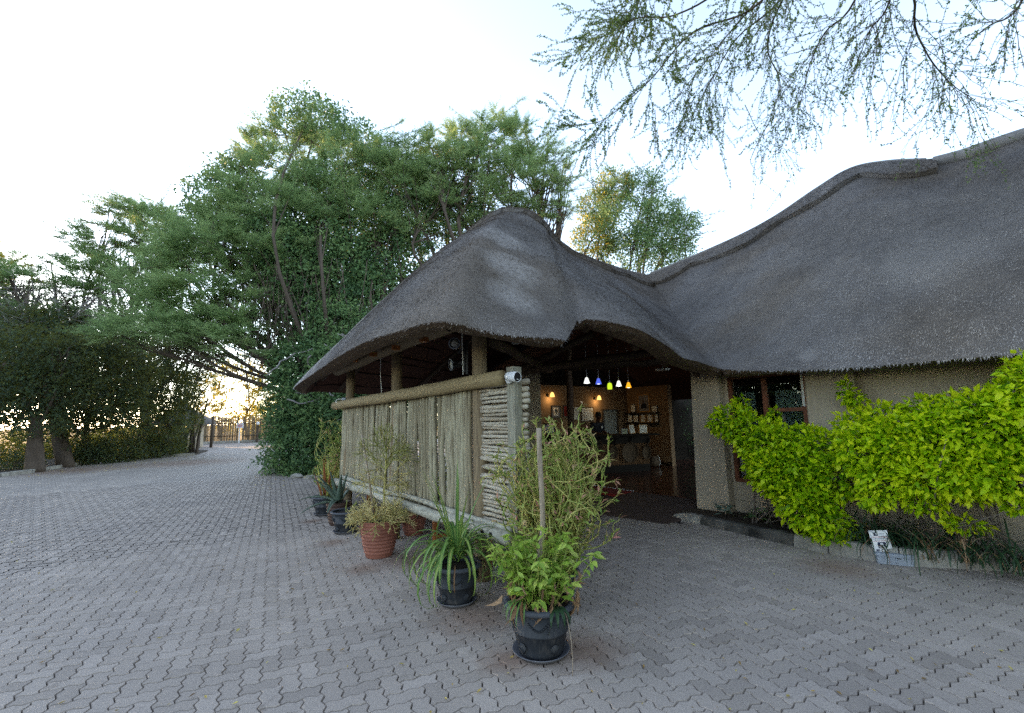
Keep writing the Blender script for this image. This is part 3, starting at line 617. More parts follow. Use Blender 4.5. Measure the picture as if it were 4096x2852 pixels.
rl = np.array([rm(u, v) for u, v in ((3735, 658), (3850, 628), (4000, 577), (4150, 530), (4500, 430))]) + Z3 * .03
part("cement_cap", MB().tube(cr_interp(rl - Z3 * .03, 6), .13, 10), m_cement, lodge, smooth=True)
# ---- roof timbers
def rafter(inn, i, t0=.05, t1=.93, r=.055):
    m = inn.shape[1]; j = np.linspace(t0 * (m - 1), t1 * (m - 1), 8); k = j.astype(int); f = (j - k)[:, None]; P = inn[i, k] * (1 - f) + inn[i, np.minimum(k + 1, m - 1)] * f
    part("rafter", MB().tube(P - Z3 * (r + .02), r, 7), m_rafter, lodge, smooth=True)
for i in (7, 14, 24, 32, 40, 48, 56, 63, 70): rafter(in1, i)
for i in (10, 18, 26, 34, 42, 56, 70, 84): rafter(in2, i)
for t in np.linspace(.12, .92, 13):
    k = int(t * (in1.shape[1] - 1)); part("batten", MB().tube(in1[6::3, k] - Z3 * .012, .016, 4), m_dark, lodge)
    k = int(t * (in2.shape[1] - 1)); part("batten", MB().tube(in2[::3, k] - Z3 * .012, .016, 4), m_dark, lodge)
# wall plate log over the posts, tie beams over the opening
def log(name, p, q, r, mat, n=9, wob=.012, parent=lodge, k=12):
    t = np.linspace(0, 1, n); P = np.outer(1 - t, p) + np.outer(t, q) + rng.normal(0, wob, (n, 3)) * np.sin(np.pi * t)[:, None]
    return part(name, MB().tube(P, r * (1 + rng.normal(0, .03, n)), k, tint=rng.random(n * k) * .4), mat, parent, smooth=True)
log("beam", scr(S_L - .5, .10, 2.62), scr(.5, .10, 2.80), .085, m_post)
log("beam", yp(2040, 1492, 8.2), yp(2720, 1395, 8.0), .075, m_rafter); log("beam", yp(2060, 1488, 8.2), yp(2370, 1335, 7.6), .06, m_rafter)
log("beam", yp(2270, 1470, 9.3), yp(2760, 1440, 8.9), .07, m_rafter); log("beam", scr(0, -.1, 2.55), yp(2200, 1480, 9.2), .065, m_rafter)
log("interior_post", yp(2290, 1905, 11.6), np.array([*yp(2290, 1905, 11.6)[:2], 4.2]), .085, m_rafter, 14, .018)
# guard brick-end detail of battens poking out on the gable side
for s in (-3.9, -3.1, -2.3, -1.5, -.7):
    part("batten_end", MB().box(scr(s, .33, 2.60 - .012 * s), (.06, .10, .06), np.array([[*SD, 0], [*SN, 0], [0, 0, 1]])), m_redwood, lodge)

# ================================================================== POLE SCREEN
screen = thing("pole_screen", "pale pole screen of upright and level sticks fixed to the porch posts behind the pots", "screen", scr(-1.8, 0, 0))
def stick(name, p, q, r, mat, n, k, wob, parent, drift=0.):
    p, q = np.asarray(p), np.asarray(q); t = np.linspace(0, 1, n); d = nrm(q - p); a = nrm(np.cross(d, [.3, .5, .8])); b = np.cross(d, a)
    w1 = np.cumsum(rng.normal(0, wob, n)); w1 = w1 - t * w1[-1]; w2 = np.cumsum(rng.normal(0, wob, n)) * .6; w2 = w2 - t * w2[-1]
    P = np.outer(1 - t, p) + np.outer(t, q) + np.outer(w1, a) + np.outer(w2, b); R = r * (1 + rng.normal(0, .07, n)) * (1.06 - .14 * t)
    base = np.clip(rng.normal(.36, .30), 0, 1); return part(name, MB().tube(P, R, k, tint=np.clip(base + rng.normal(0, .12, n * k), 0, 1)), mat, parent, smooth=True)
sL, sP = -np.linalg.norm(gp(1577, 2154)[:2] - PB_) - 2.28, -.14
s = sL
while s < sP:
    r = rng.uniform(.019, .034); s += r
    if not (-.86 < s < -.80 or -1.42 < s < -1.37 or -1.75 < s < -1.71):
        j = rng.normal(0, .016)
        stick("pole", scr(s + j, .045 + rng.normal(0, .014), .52 + rng.uniform(-.02, .03)), scr(s + rng.normal(0, .018), .045 + rng.normal(0, .014), 2.03), r, m_pole, 9, 7, .0085, screen)
    s += r * rng.uniform(.88, 1.12)
for k in range(30):                                   # thinner second layer behind, filling most of the chinks
    s = rng.uniform(sL, sP)
    if -1.9 < s < -.7: continue
    stick("pole", scr(s, -.03, .55), scr(s + rng.normal(0, .03), -.03, 2.0), .026, m_pole, 8, 6, .008, screen)
EP = vp(2062, 1475, PB_, SD); sE = float((EP[:2] - PB_) @ SD)     # end post
z = .56; i = 0
while z < 1.98:
    r = rng.uniform(.014, .0235); z += r
    stick("lath", scr(.07, .025 + rng.normal(0, .006), z + rng.normal(0, .006)), scr(sE - .03, .045 + rng.normal(0, .006), z + rng.normal(0, .006)), r, m_pole_h, 7, 7, .0045, screen)
    z += r * rng.uniform(.95, 1.25)
z = .55
while z < 2.0:
    r = rng.uniform(.021, .03); z += r
    stick("lath", scr(.05, -.055, z), scr(sE + rng.uniform(.085, .125), -.06, z + rng.normal(0, .008)), r, m_pole_h, 6, 8, .004, screen)
    z += r * rng.uniform(1.05, 1.6)
log("top_rail", scr(sL - .12, .155, 1.955), scr(sE - .05, .13, 2.055), .078, m_rail, 14, .008, screen, 16)
zz = np.linspace(0, 2.16, 8); P = np.array([scr(sE + .003 * math.sin(5 * z), .02, z) for z in zz])
part("end_post", MB().tube(P, .074, 4, tint=rng.random(32) * .4), m_greypost, screen)
log("bottom_log", scr(sL + .05, .155, .60), scr(sE + .05, .15, .555), .062, m_log, 16, .012, screen, 14)
log("bottom_log", scr(sL + .30, .13, .70), scr(sE + .02, .10, .62), .032, m_log, 18, .012, screen, 10)
for s in (sE - .30, sE - .16):
    part("knot", MB().lathe([(0, .0), (.022, .0), (.026, .006), (.014, .010), (0, .004)], (0, 0, 0), 10), m_dark, screen).matrix_basis = Matrix.Translation(Vector(scr(s, .215, .565))) @ Vector((*SN, 0)).to_track_quat('Z', 'Y').to_matrix().to_4x4()
# ------------------------------------------------ fittings on the posts
def frame_to(d, up=(0, 0, 1)):
    d = nrm(d); x = nrm(np.cross(up, d)); return np.stack([x, np.cross(d, x), d], 1)       # columns: side, up, forward
def turned(prof, n=18, tint=.5): return MB().lathe(prof, (0, 0, 0), n, tint)
def place(o, loc, d):
    o.matrix_basis = Matrix.Translation(Vector(loc)) @ Matrix(frame_to(d).tolist()).to_4x4(); return o
c0 = scr(sE + .02, .105, 2.035); cd = nrm(np.array([.62, -.70, -.12])); up0 = nrm(np.array([*SN, 0]))
cctv = thing("security_camera", "white bullet security camera on top of the screen's end post", "security camera", c0)
place(part("base_plate", turned([(0, -.012), (.047, -.012), (.047, .004), (.036, .014), (0, .015)]), m_white, cctv, True), c0, up0)
c1 = c0 + up0 * .05 + np.array([.02, -.02, .01]); c2 = c1 + cd * .085 + np.array([0, 0, .015])
part("arm", MB().tube(np.array([c0 + up0 * .01, c1, c1 + cd * .05]), [.02, .017, .018], 10), m_white, cctv, True)
place(part("body", turned([(0, -.085), (.026, -.085), (.040, -.06), (.047, -.01), (.049, .075), (.047, .078), (.044, .066), (0, .066)]), m_white, cctv, True), c2, cd)
place(part("lens_face", turned([(0, .067), (.042, .067), (.043, .073), (0, .074)]), m_lens, cctv), c2, cd)
place(part("lamp_window", MB().box((0, -.022, .076), (.022, .007, .004)), m_offwhite, cctv), c2, cd)
for a in (-.6, 1.2, 2.9): place(part("screw", MB().tube(np.array([[.036 * math.cos(a), .036 * math.sin(a), .004], [.036 * math.cos(a), .036 * math.sin(a), .018]]), .005, 6), m_blackmetal, cctv), c0, up0)
# floodlights on a bracket on the big post
fl = scr(-.10, .0, 2.4); bx = vp(1856, 1430, PB_, SD)
bk = thing("lamp_bracket", "black upright bracket on the tall post carrying two spotlights", "bracket", bx)
part("bar", MB().box(bx + np.array([0, 0, .0]), (.022, .03, .36), bev=.005), m_blackmetal, bk); part("bar", MB().box(bx + np.array([.03, .01, 0]), (.03, .035, .40), bev=.006), m_blackmetal, bk)
def spot(name, label, loc, d):
    t = thing(name, label, "spotlight", loc, "spotlights on the porch post")
    place(part("housing", turned([(0, -.15), (.035, -.15), (.045, -.13), (.045, -.04), (.05, -.03), (.066, .0), (.070, .03), (.072, .032), (.062, .02), (0, .004)]), m_blackmetal, t, True), loc, d)
    place(part("rim", turned([(.060, .02), (.073, .022), (.073, .034), (.061, .034)], close=False) if False else MB().lathe([(.060, .02), (.074, .022), (.074, .034), (.061, .034)], (0, 0, 0), 20, close=False), m_greyplastic, t, True), loc, d)
    place(part("bulb", turned([(0, .01), (.05, .012), (.052, .018), (.03, .032), (0, .036)]), m_glassbulb, t, True), loc, d)
    part("arm", MB().tube(np.array([loc - nrm(d) * .06, (loc + bx) / 2 + np.array([0, 0, -.03]), bx + (loc - bx) * np.array([0, 0, .9])]), .014, 6), m_blackmetal, t, True)
e1 = vp(1820, 1375, PB_, SD); spot("spotlight", "upper black spotlight on the post, its round lens facing out", e1, np.array([-.15, -1, .1]))
e2 = vp(1812, 1458, PB_, SD); spot("spotlight", "lower black spotlight on the post, turned to the left", e2, np.array([-1, -.45, -.12]))
cb = [vp(1880, 1296, PB_, SD), vp(1876, 1350, PB_, SD), vp(1878, 1420, PB_, SD), vp(1880, 1500, PB_, SD)]
tag(part("cable", MB().tube(cr_interp(np.array(cb) + np.array([*SN, 0]) * .092, 5), .006, 5), m_offwhite, None, True), "thin pale cable running down the tall porch post", "cable")
cb = [vp(1541, 1370, PB_, SD), vp(1545, 1450, PB_, SD), vp(1544, 1500, PB_, SD), vp(1549, 1572, PB_, SD)]
tag(part("cable", MB().tube(cr_interp(np.array(cb) + np.array([*SN, 0]) * .088, 5), .006, 5), m_offwhite, None, True), "thin pale cable running down the middle porch post", "cable")
jb = scr(S_L - .02, .10, 2.05); t = thing("junction_box", "small grey junction box with a dangling cable on the far porch post", "junction box", jb)
part("box_case", MB().box(jb, (.07, .06, .08), bev=.008), m_greyplastic, t); part("cable", MB().tube(cr_interp([jb, jb + [-.08, -.02, .02], jb + [-.15, -.02, -.02], jb + [-.11, -.02, -.05]], 5), .008, 5), m_offwhite, t, True)
# cluster of shades under the eave
for q, (u, v) in enumerate(((2052, 1350), (2062, 1362), (2082, 1340), (2102, 1352), (2122, 1342))):
    if q == 0:
        ch = yp(2088, 1330, 6.6); chd = thing("hanging_lamp", "unlit ceiling lamp with five pale bell shades under the porch roof", "ceiling lamp", ch); part("hub", MB().tube(np.array([ch, ch + [0, 0, .35]]), .02, 6), m_blackmetal, chd)
    p = yp(u, v, 6.6 + .08 * (q % 2)); part("shade", MB().lathe([(.012, .05), (.03, .045), (.055, -.01), (.062, -.05), (.058, -.05), (.04, .0), (.012, .04)], p, 12, close=False), m_glassbulb, chd, True)
    part("arm", MB().tube(np.array([p + [0, 0, .045], p + [0, 0, .09], ch + [0, 0, .03]]), .008, 5), m_blackmetal, chd, True)
# ------------------------------------------------ benches behind the screen
def bench(label, c, L):
    t = thing("wooden_bench", label, "bench", (*c, 0), "orange wooden benches behind the screen"); ax = np.array([[*SD, 0], [*SN, 0], [0, 0, 1]])
    at = lambda s, o, z: np.array([*(c + SD * s + SN * o), z])
    for o in (-.15, 0, .15): part("seat_slat", MB().box(at(0, o, .46), (L, .13, .03), ax, bev=.004), m_redwood, t)
    for s_ in (-L / 2 + .06, L / 2 - .06):
        for o in (-.19, .19): part("leg", MB().box(at(s_, o, .2225), (.055, .055, .445), ax, bev=.004), m_redwood, t)
        part("stretcher", MB().box(at(s_, 0, .13), (.035, .32, .05), ax), m_redwood, t)
    part("apron", MB().box(at(0, .17, .40), (L - .2, .025, .07), ax), m_redwood, t)
b1 = gp(1740, 2188)[:2]; b2 = gp(1592, 2118)[:2]
bench("orange wooden bench behind the screen, nearer the entrance", b1 - SN * .19 + SD * .62, 1.36)
bench("orange wooden bench behind the screen, deeper in beside the middle post", b2 - SN * .19 - SD * .62, 1.36)

# ================================================================== POTTED PLANTS
def leaf_t(w=.42, fold=.12, droop=.18, segs=3):
    """leaf of length 1 along x: V-folded, pointed; template verts and quads"""
    xs = np.linspace(0, 1, segs + 1); wd = w * np.sin(np.pi * np.clip(xs, .0, 1) ** .8) * .5; wd[0] = .012; wd[-1] = .004
    v = []
    for x, hw in zip(xs, wd):
        z = -droop * x * x; v += [(x, -hw, z + fold * hw * 2), (x, 0, z), (x, hw, z + fold * hw * 2)]
    f = []
    for i in range(segs):
        a = i * 3; f += [[a, a + 3, a + 4, a + 1], [a + 1, a + 4, a + 5, a + 2]]
    return np.array(v), {4: np.array(f)}
def frames(D, up=None, roll=.5):
    """N x 3 x 3 frames whose x axis is D and whose z axis leans to up"""
    D = nrm(D); n_ = len(D); U = np.tile([0, 0, 1.], (n_, 1)) if up is None else np.broadcast_to(up, (n_, 3)); U = U + rng.normal(0, roll, (n_, 3))
    Y = nrm(np.cross(U, D)); Zv = np.cross(D, Y); return np.stack([D, Y, Zv], 2)
def mat4(M3, T, sc): 
    m = Matrix([[*(M3[r] * sc), T[r]] for r in range(3)] + [[0, 0, 0, 1]]); return m
def leaf_objs(name, tv, tf, D, T, size, tint, mat, parent, maxn=300, roll=.5, stuffname="foliage", group=None, up=None):
    """large leaves: the nearest as single parts sharing meshes, the rest as one part"""
    Ms = frames(D, up, roll); n_ = len(T); uvd = proj(T); score = size / uvd[:, 2] + np.where((uvd[:, 0] > 0) & (uvd[:, 0] < 4096), 0, -1)
    order = np.argsort(-score); k = min(maxn, n_); sel = order[:k]; rest = order[k:]
    vm = []
    for b in range(6): me = MB().add(tv, tf, .08 + .168 * b).mesh(name, True); me.materials.append(mat); vm.append(me)
    inv = Matrix.Translation(-wloc(parent))
    for q in sel:
        o = bpy.data.objects.new(name, vm[int(min(5, max(0, tint[q] * 6)))]); COL.objects.link(o); o.parent = parent; o.matrix_parent_inverse = inv; o.matrix_basis = mat4(Ms[q], T[q], size[q])
    if len(rest): tv2, tf2 = (LH2, LHF2) if tv is globals().get("LH") else (tv, tf); part(stuffname, MB().scatter(tv2, tf2, Ms[rest] * size[rest][:, None, None], T[rest], tint[rest]), mat, parent, True, kind="stuff")
def strap(mb, base, az, L, w, lean, curl, n=9, fold=.25, tw=0., stripe=True, t0=.3):
    """arching ribbon leaf"""
    d = np.array([math.cos(az), math.sin(az), 0]); side = np.array([-d[1], d[0], 0]); ang = lean; p = np.array(base, float); V = []; Tn = []
    for i in range(n + 1):
        x = i / n; hw = w * (1 - x ** 2.2) * (.65 + .7 * min(1, x * 3) * .5); up = np.array([-d[0] * math.sin(ang), -d[1] * math.sin(ang), math.cos(ang)]); t = d * math.cos(ang) + Z3 * math.sin(ang); nn = np.cross(t, side); nn = nn if nn[2] > 0 else -nn
        sd = side * math.cos(tw * x) + nn * math.sin(tw * x)
        for k, tt in ((-1, t0), (-.45, t0 + .05), (0, t0 + (.55 if stripe else 0)), (.45, t0 + .05), (1, t0)): V.append(p + sd * hw * k + nn * abs(k) * hw * fold); Tn.append(tt + x * .12)
        p = p + t * (L / n); ang -= curl / n * (1 + 1.2 * x)
    F = []
    for i in range(n):
        for k in range(4): F.append([i * 5 + k, (i + 1) * 5 + k, (i + 1) * 5 + k + 1, i * 5 + k + 1])
    return mb.add(V, {4: np.array(F)}, np.clip(Tn, 0, 1))
def black_pot(parent, c, r=.225, h=.35, deco=True):
    """tapered black planter with a rolled rim, band, saucer and relief ornaments"""
    c = np.array([c[0], c[1], 0.]); rb = r * .66
    part("pot", MB().lathe([(rb * .9, .012), (rb, .015), (rb * 1.03, .05), (rb + (r - rb) * .42, h * .46), (rb + (r - rb) * .46 + .006, h * .47), (rb + (r - rb) * .47 + .006, h * .50), (rb + (r - rb) * .50, h * .51), (r * .93, h * .90), (r * .86, h * .90), (r * .8, h * .7)], c, 36), m_black, parent, True)
    part("rim", MB().lathe([(r * .90, h * .88), (r * 1.0, h * .885), (r * 1.08, h * .92), (r * 1.10, h * .96), (r * 1.06, h), (r * .98, h * 1.005), (r * .90, h * .98)], c, 36, close=False), m_rim, parent, True)
    part("saucer", MB().lathe([(rb * .8, .003), (rb * 1.10, .003), (rb * 1.26, .028), (rb * 1.30, .034), (rb * 1.27, .036), (rb * 1.10, .012), (rb * .8, .012)], c, 36), m_saucer, parent, True)
    part("potting_soil", MB().lathe([(0, h * .9), (r * .88, h * .87)], c, 24, close=False), m_pot_soil, parent, True)
    if deco:
        f0 = math.atan2(-c[1], -c[0])
        def onpot(a, z): rr = rb + (r - rb) * (z / h) * .98 + .004; return c + np.array([math.cos(a) * rr, math.sin(a) * rr, z])
        for da in (-.75, .55, 1.9, -2.1):
            mb = MB(); a = f0 + da
            for k in range(7):
                q = (k - 3) / 3; mb.tube(np.array([onpot(a, h * .13), onpot(a + q * .10, h * .22), onpot(a + q * .17, h * (.33 - .05 * q * q))]), [.003, .006, .005], 5)
            part("shell_relief", mb, m_black, parent, True)
            mb = MB()
            for k in range(11):
                x = k / 10; mb.tube(np.array([onpot(a + .35 + x * .62, h * (.76 - .13 * math.sin(math.pi * x))), onpot(a + .39 + x * .62, h * (.73 - .13 * math.sin(math.pi * x)))]), [.008, .005], 5)
            for k in range(4): mb.tube(np.array([onpot(a + 1.0 + .015 * (-1) ** k, h * (.74 - .045 * k)), onpot(a + 1.0, h * (.69 - .045 * k))]), [.008, .005], 5)
            part("garland_relief", mb, m_black, parent, True)
def ribbed_pot(parent, c, r, h, mat, n=9, soilmat=None):
    prof = [(r * .62, .0), (r * .66, .01)]; 
    for k in range(n):
        z0 = h * (.10 + .86 * k / n); rr = r * (.68 + .32 * ((k + .5) / n) ** .7); dz = h * .86 / n
        prof += [(rr - .010, z0 + dz * .08), (rr + .004, z0 + dz * .35), (rr + .005, z0 + dz * .62), (rr - .008, z0 + dz * .95)]
    prof += [(r * 1.0, h * .975), (r * 1.01, h), (r * .93, h), (r * .9, h * .9)]
    part("pot", MB().lathe(prof, (c[0], c[1], 0), 36), mat, parent, True); part("potting_soil", MB().lathe([(0, h * .93), (r * .92, h * .91)], (c[0], c[1], 0), 20, close=False), m_pot_soil, parent, True)
def bend_path(p, d, L, n, wob, droop):
    P = [np.array(p, float)]; d = nrm(np.array(d, float))
    for i in range(n): d = nrm(d + rng.normal(0, wob, 3) + np.array([0, 0, -droop])); P.append(P[-1] + d * L / n)
    return np.array(P), d
LT, LF = leaf_t(); LTn, LFn = leaf_t(.32, .2, .35, 2)
# --- front: black pot of yellow-green leaves over withered ones, with a crooked stake
c = np.array([.165, 3.50]); pl = thing("potted_plant", "nearest black pot, yellow-green leaves over withered brown ones, grey stake upright in it", "potted plant", (*c, 0), "potted plants along the screen")
black_pot(pl, c, .24, .36)
mb = MB(); Dl, Tl, sz, tn = [], [], [], []
for k in range(140):
    a = rng.uniform(0, 2 * np.pi); r0 = rng.uniform(0, .15); P, d = bend_path([c[0] + r0 * math.cos(a), c[1] + r0 * math.sin(a), .33], [math.cos(a) * .8, math.sin(a) * .8, rng.uniform(1.0, 3.6)], rng.uniform(.2, .52), 5, .10, .05); mb.tube(P, [.005, .0045, .004, .0035, .003, .002], 5, False, rng.random() * .6)
    for j in (2, 3, 4, 4, 5, 5, 5):
        b = rng.uniform(0, 2 * np.pi); Dl.append(nrm(d * .5 + [math.cos(b), math.sin(b), rng.uniform(-1.1, .35)])); Tl.append(P[j] + rng.normal(0, .006, 3)); sz.append(rng.uniform(.05, .095)); tn.append(np.clip(rng.normal(.55, .25), 0, 1))
part("stem", mb, m_pedistem, pl, True)
leaf_objs("leaf", LT, LF, np.array(Dl), np.array(Tl), np.array(sz), np.array(tn), g_pale, pl, 300, .4)
Dl, Tl, sz = [], [], []
for k in range(60):
    a = rng.uniform(0, 2 * np.pi); r0 = rng.uniform(.17, .285); Tl.append([c[0] + r0 * math.cos(a), c[1] + r0 * math.sin(a), rng.uniform(.37, .56)]); Dl.append([math.cos(a) * .35, math.sin(a) * .35, -1]); sz.append(rng.uniform(.07, .14))
leaf_objs("withered_leaf", *leaf_t(.20, 1.2, .5), np.array(Dl) + rng.normal(0, .25, (60, 3)), np.array(Tl), np.array(sz), rng.random(60), g_dry, pl, 60, 1.2)
for k in range(7):
    a = -2.4 + k * .22; part("blade", strap(MB(), [c[0] - .10, c[1] - .1, .36], a - .6, rng.uniform(.2, .34), .008, .7, 1.9, 7, stripe=False, t0=.2), g_strap, pl, True)
for k in range(4): part("blade", strap(MB(), [c[0] + .10, c[1] - .16, .36], -1.9 + k * .35, .2, .017, .3, 1.7, 7, stripe=False, t0=.6), g_liri, pl, True, label="dark drooping leaf")
part("runner", MB().tube(bend_path([c[0] + .15, c[1] - .18, .37], [.2, -.5, -.3], .42, 8, .05, .35)[0], .003, 4), m_stake, pl, True)
P = np.array([yp(2152, 2260, 3.62), yp(2170, 2130, 3.62), yp(2168, 2000, 3.62), yp(2160, 1850, 3.62), yp(2155, 1712, 3.62)]); P = np.concatenate([[[*P[0][:2] - .01, .3]], P])
part("stake", MB().tube(cr_interp(P, 3), .0205, 10, tint=.3), m_stake, pl, True)
# --- the big sprawling shrub behind it: jointed zigzag stems, rosy leaf tips
def pedilanthus(label, c, stems, Hs, spread, pot, dirs=None, pscale=1., rmax=.42):
    t = thing("potted_shrub", label, "potted shrub", (*c, 0), "potted plants along the screen")
    if pot: black_pot(t, c, .20 * pscale, .33 * pscale, False)
    ms = MB(); Dl, Tl, sz, tn = [], [], [], []; n_ = 0
    for k in range(stems):
        a = rng.uniform(0, 2 * np.pi); tilt = abs(rng.normal(0, spread)); L = Hs * rng.uniform(.45, 1.0); d = np.array([math.cos(a) * math.sin(tilt), math.sin(a) * math.sin(tilt), math.cos(tilt)])
        rm_ = rmax * rng.uniform(.5, 1.25); n = int(7 + L * 9); P = [np.array([c[0], c[1], .28]) + np.r_[rng.normal(0, .06, 2), 0]]; side = nrm(np.cross(d, [0, 0, 1.]) + 1e-3); dr = rng.choice([.0, .03, .10, .17], p=[.4, .35, .2, .05])
        for i in range(n):
            off = (P[-1] - [c[0], c[1], 0]) * [1, 1, 0]; hd = np.linalg.norm(off); d = nrm(d + rng.normal(0, .13, 3) + np.array([0, 0, -dr * (i / n)]) - (off / (hd + 1e-6) * .4 - [0, 0, .1] if hd > rm_ else 0)); P.append(P[-1] + d * L / n + side * (.008 if i % 2 else -.008))
            if i > n * .25 and rng.random() < .22 and n_ < 900:
                b = bend_path(P[-1], d + rng.normal(0, .7, 3), rng.uniform(.08, .24), 6, .26, .02); zz_ = b[0] + np.where(np.arange(7) % 2, .004, -.004)[:, None] * side
                ms.tube(zz_, np.linspace(.0058, .003, 7), 4, False, rng.uniform(.2, 1)); ends = [(b[0][-1], b[1])]
                for e, dd in ends:
                    for j in range(rng.integers(2, 6)): Dl.append(dd + rng.normal(0, .5, 3)); Tl.append(e - dd * j * .012); sz.append(rng.uniform(.04, .075)); tn.append(np.clip(rng.normal(.55, .28), 0, 1))
        for q in range(4, len(P), 2): Dl.append(nrm(P[q] - P[q - 1]) * .4 + rng.normal(0, .6, 3)); Tl.append(P[q]); sz.append(rng.uniform(.022, .05)); tn.append(np.clip(rng.normal(.25, .2), 0, 1))
        P = np.array(P); ms.tube(P, np.linspace(.0095, .0045, len(P)), 4, False, np.clip(rng.normal(.5, .3), 0, 1))
        for j in range(rng.integers(4, 9)): Dl.append(d + rng.normal(0, .55, 3)); Tl.append(P[-1] - d * j * .014); sz.append(rng.uniform(.04, .085)); tn.append(np.clip(rng.normal(.5, .28), 0, 1))
    part("stem", ms, m_pedistem, t, True)
    Dl, Tl, sz, tn = map(np.array, (Dl, Tl, sz, tn)); part("foliage", MB().scatter(LTn, LFn, frames(Dl) * sz[:, None, None], Tl, tn), g_pedi, t, True, kind="stuff"); return t
pedilanthus("tall sprawling shrub of tangled yellow stems with rosy tips behind the nearest pot", np.array([.34, 4.22]), 230, 1.42, .27, True)
pedilanthus("far shrub of yellow stems with rosy leaf tips at the screen's left end", np.array([-3.42, 9.35]), 70, 1.75, .36, True)
# long stem that leans out to the left of the far shrub
# --- striped strap leaves in a black pot
c = np.array([-.55, 4.43]); pl = thing("potted_plant", "black pot of long arching yellow-striped strap leaves before the screen's big post", "potted plant", (*c, 0), "potted plants along the screen"); black_pot(pl, c, .215, .345)
for k in range(92):
    a = rng.uniform(0, 2 * np.pi); inner = k < 9; L = rng.uniform(.65, .88) if inner else rng.uniform(.4, .95)
    part("leaf", strap(MB(), [c[0] + .05 * math.cos(a), c[1] + .05 * math.sin(a), .36 + rng.uniform(0, .14)], a, L, rng.uniform(.011, .021), rng.uniform(1.2, 1.5) if inner else rng.uniform(.35, 1.15), rng.uniform(.1, .5) if inner else rng.uniform(1.6, 3.2), 10, t0=rng.uniform(.05, .5)), g_strap, pl, True)
for k in range(12):
    a = rng.uniform(0, 2 * np.pi); part("withered_leaf", strap(MB(), [c[0] + .14 * math.cos(a), c[1] + .14 * math.sin(a), .36], a, rng.uniform(.3, .5), .008, .2, 2.6, 8, stripe=False, t0=.2), g_dry, pl, True)
# --- pencil shrub in the ribbed terracotta pot
c = np.array([-1.70, 5.93]); pl = thing("potted_shrub", "ribbed terracotta pot of straw-yellow pencil-thin twigs with a stake, out in front of the screen", "potted shrub", (*c, 0), "potted plants along the screen"); ribbed_pot(pl, c, .245, .44, m_terra)
ms = MB()
def fork(p, d, L, r, lev, tt):
    P, dd = bend_path(p, d, L, 3, .07, .0); ms.tube(P, [r, r * .95, r * .9, r * .85], 5, lev == 0, tt)
    if lev > 0:
        for k in range(rng.integers(2, 4)): fork(P[-1], dd + rng.normal(0, .55, 3), L * rng.uniform(.7, 1.0), r * .85, lev - 1, np.clip(tt + rng.normal(0, .12), 0, 1))
for k in range(46):
    a = rng.uniform(0, 2 * np.pi); fork([c[0] + .08 * math.cos(a), c[1] + .08 * math.sin(a), .40], [math.cos(a), math.sin(a), rng.uniform(-.05, .9)], .12, .0062, 3, rng.uniform(.4, 1))
tr = bend_path([c[0] + .04, c[1], .4], [.02, .02, 1], .85, 8, .03, 0)[0]; ms.tube(tr, np.linspace(.016, .011, 9), 7, True, .35)
for i in (3, 4, 5, 6, 7, 8):
    for k in range(4 if i < 6 else 7): fork(tr[i], np.array([*rng.normal(0, .8, 2), .25 if i < 6 else 1.2]), .13 if i < 6 else .16, .0055, 3 if i < 7 else 2, rng.uniform(.3, .9) if i < 6 else rng.uniform(0, .35))
part("stem", ms, m_pencil, pl, True)
part("stake", MB().tube(np.array([yp(1500, 2090, 5.95), yp(1478, 1930, 5.95), yp(1448, 1738, 5.95)]), .014, 8, tint=.2), m_stake, pl, True)
# --- second ribbed terracotta pot under the logs
c = np.array([-1.50, 6.98]); pl = thing("potted_plant", "dark ribbed terracotta pot under the screen's bottom logs with a hanging aloe leaf", "potted plant", (*c, 0), "potted plants along the screen"); ribbed_pot(pl, c, .205, .42, m_terra)
def aloe_leaf(p, az, L, w, lean, curl, parent):
    n = 8; d = np.array([math.cos(az), math.sin(az), 0]); side = np.array([-d[1], d[0], 0]); ang = lean; p = np.array(p, float); V = []
    for i in range(n + 1):
        x = i / n; hw = w * (1 - x) ** .75 + .002; t = d * math.cos(ang) + Z3 * math.sin(ang); nn = np.cross(t, side); nn = nn if nn[2] > 0 else -nn
        for a, b in ((-1, .25), (-.5, -.05), (0, -.15), (.5, -.05), (1, .25), (.4, -.5), (-.4, -.5)): V.append(p + side * hw * a + nn * hw * b)
        p = p + t * L / n; ang -= curl / n
    F = [[i * 7 + k, (i + 1) * 7 + k, (i + 1) * 7 + (k + 1) % 7, i * 7 + (k + 1) % 7] for i in range(n) for k in range(7)]; V = np.array(V); tt = np.tile([.9, .4, .3, .4, .9, .2, .2], n + 1); mb = MB().add(V, {4: np.array(F)}, tt)
    for i in range(1, n):
        for e, sg in ((0, -1), (4, 1)):
            for f in (0, .5): q = V[i * 7 + e] * (1 - f) + V[min(n, i + 1) * 7 + e] * f; mb.add([q - side * sg * .003 + t * .004, q - side * sg * .003 - t * .004, q + side * sg * .011], [[0, 1, 2]], 1.)
    part("leaf", mb, g_aloe, parent, True)
for az in (-2.2, -1.2, .6, 2.2): aloe_leaf([c[0] + .1 * math.cos(az), c[1] + .1 * math.sin(az), .42], az, .34, .03, .5, 2.6, pl)
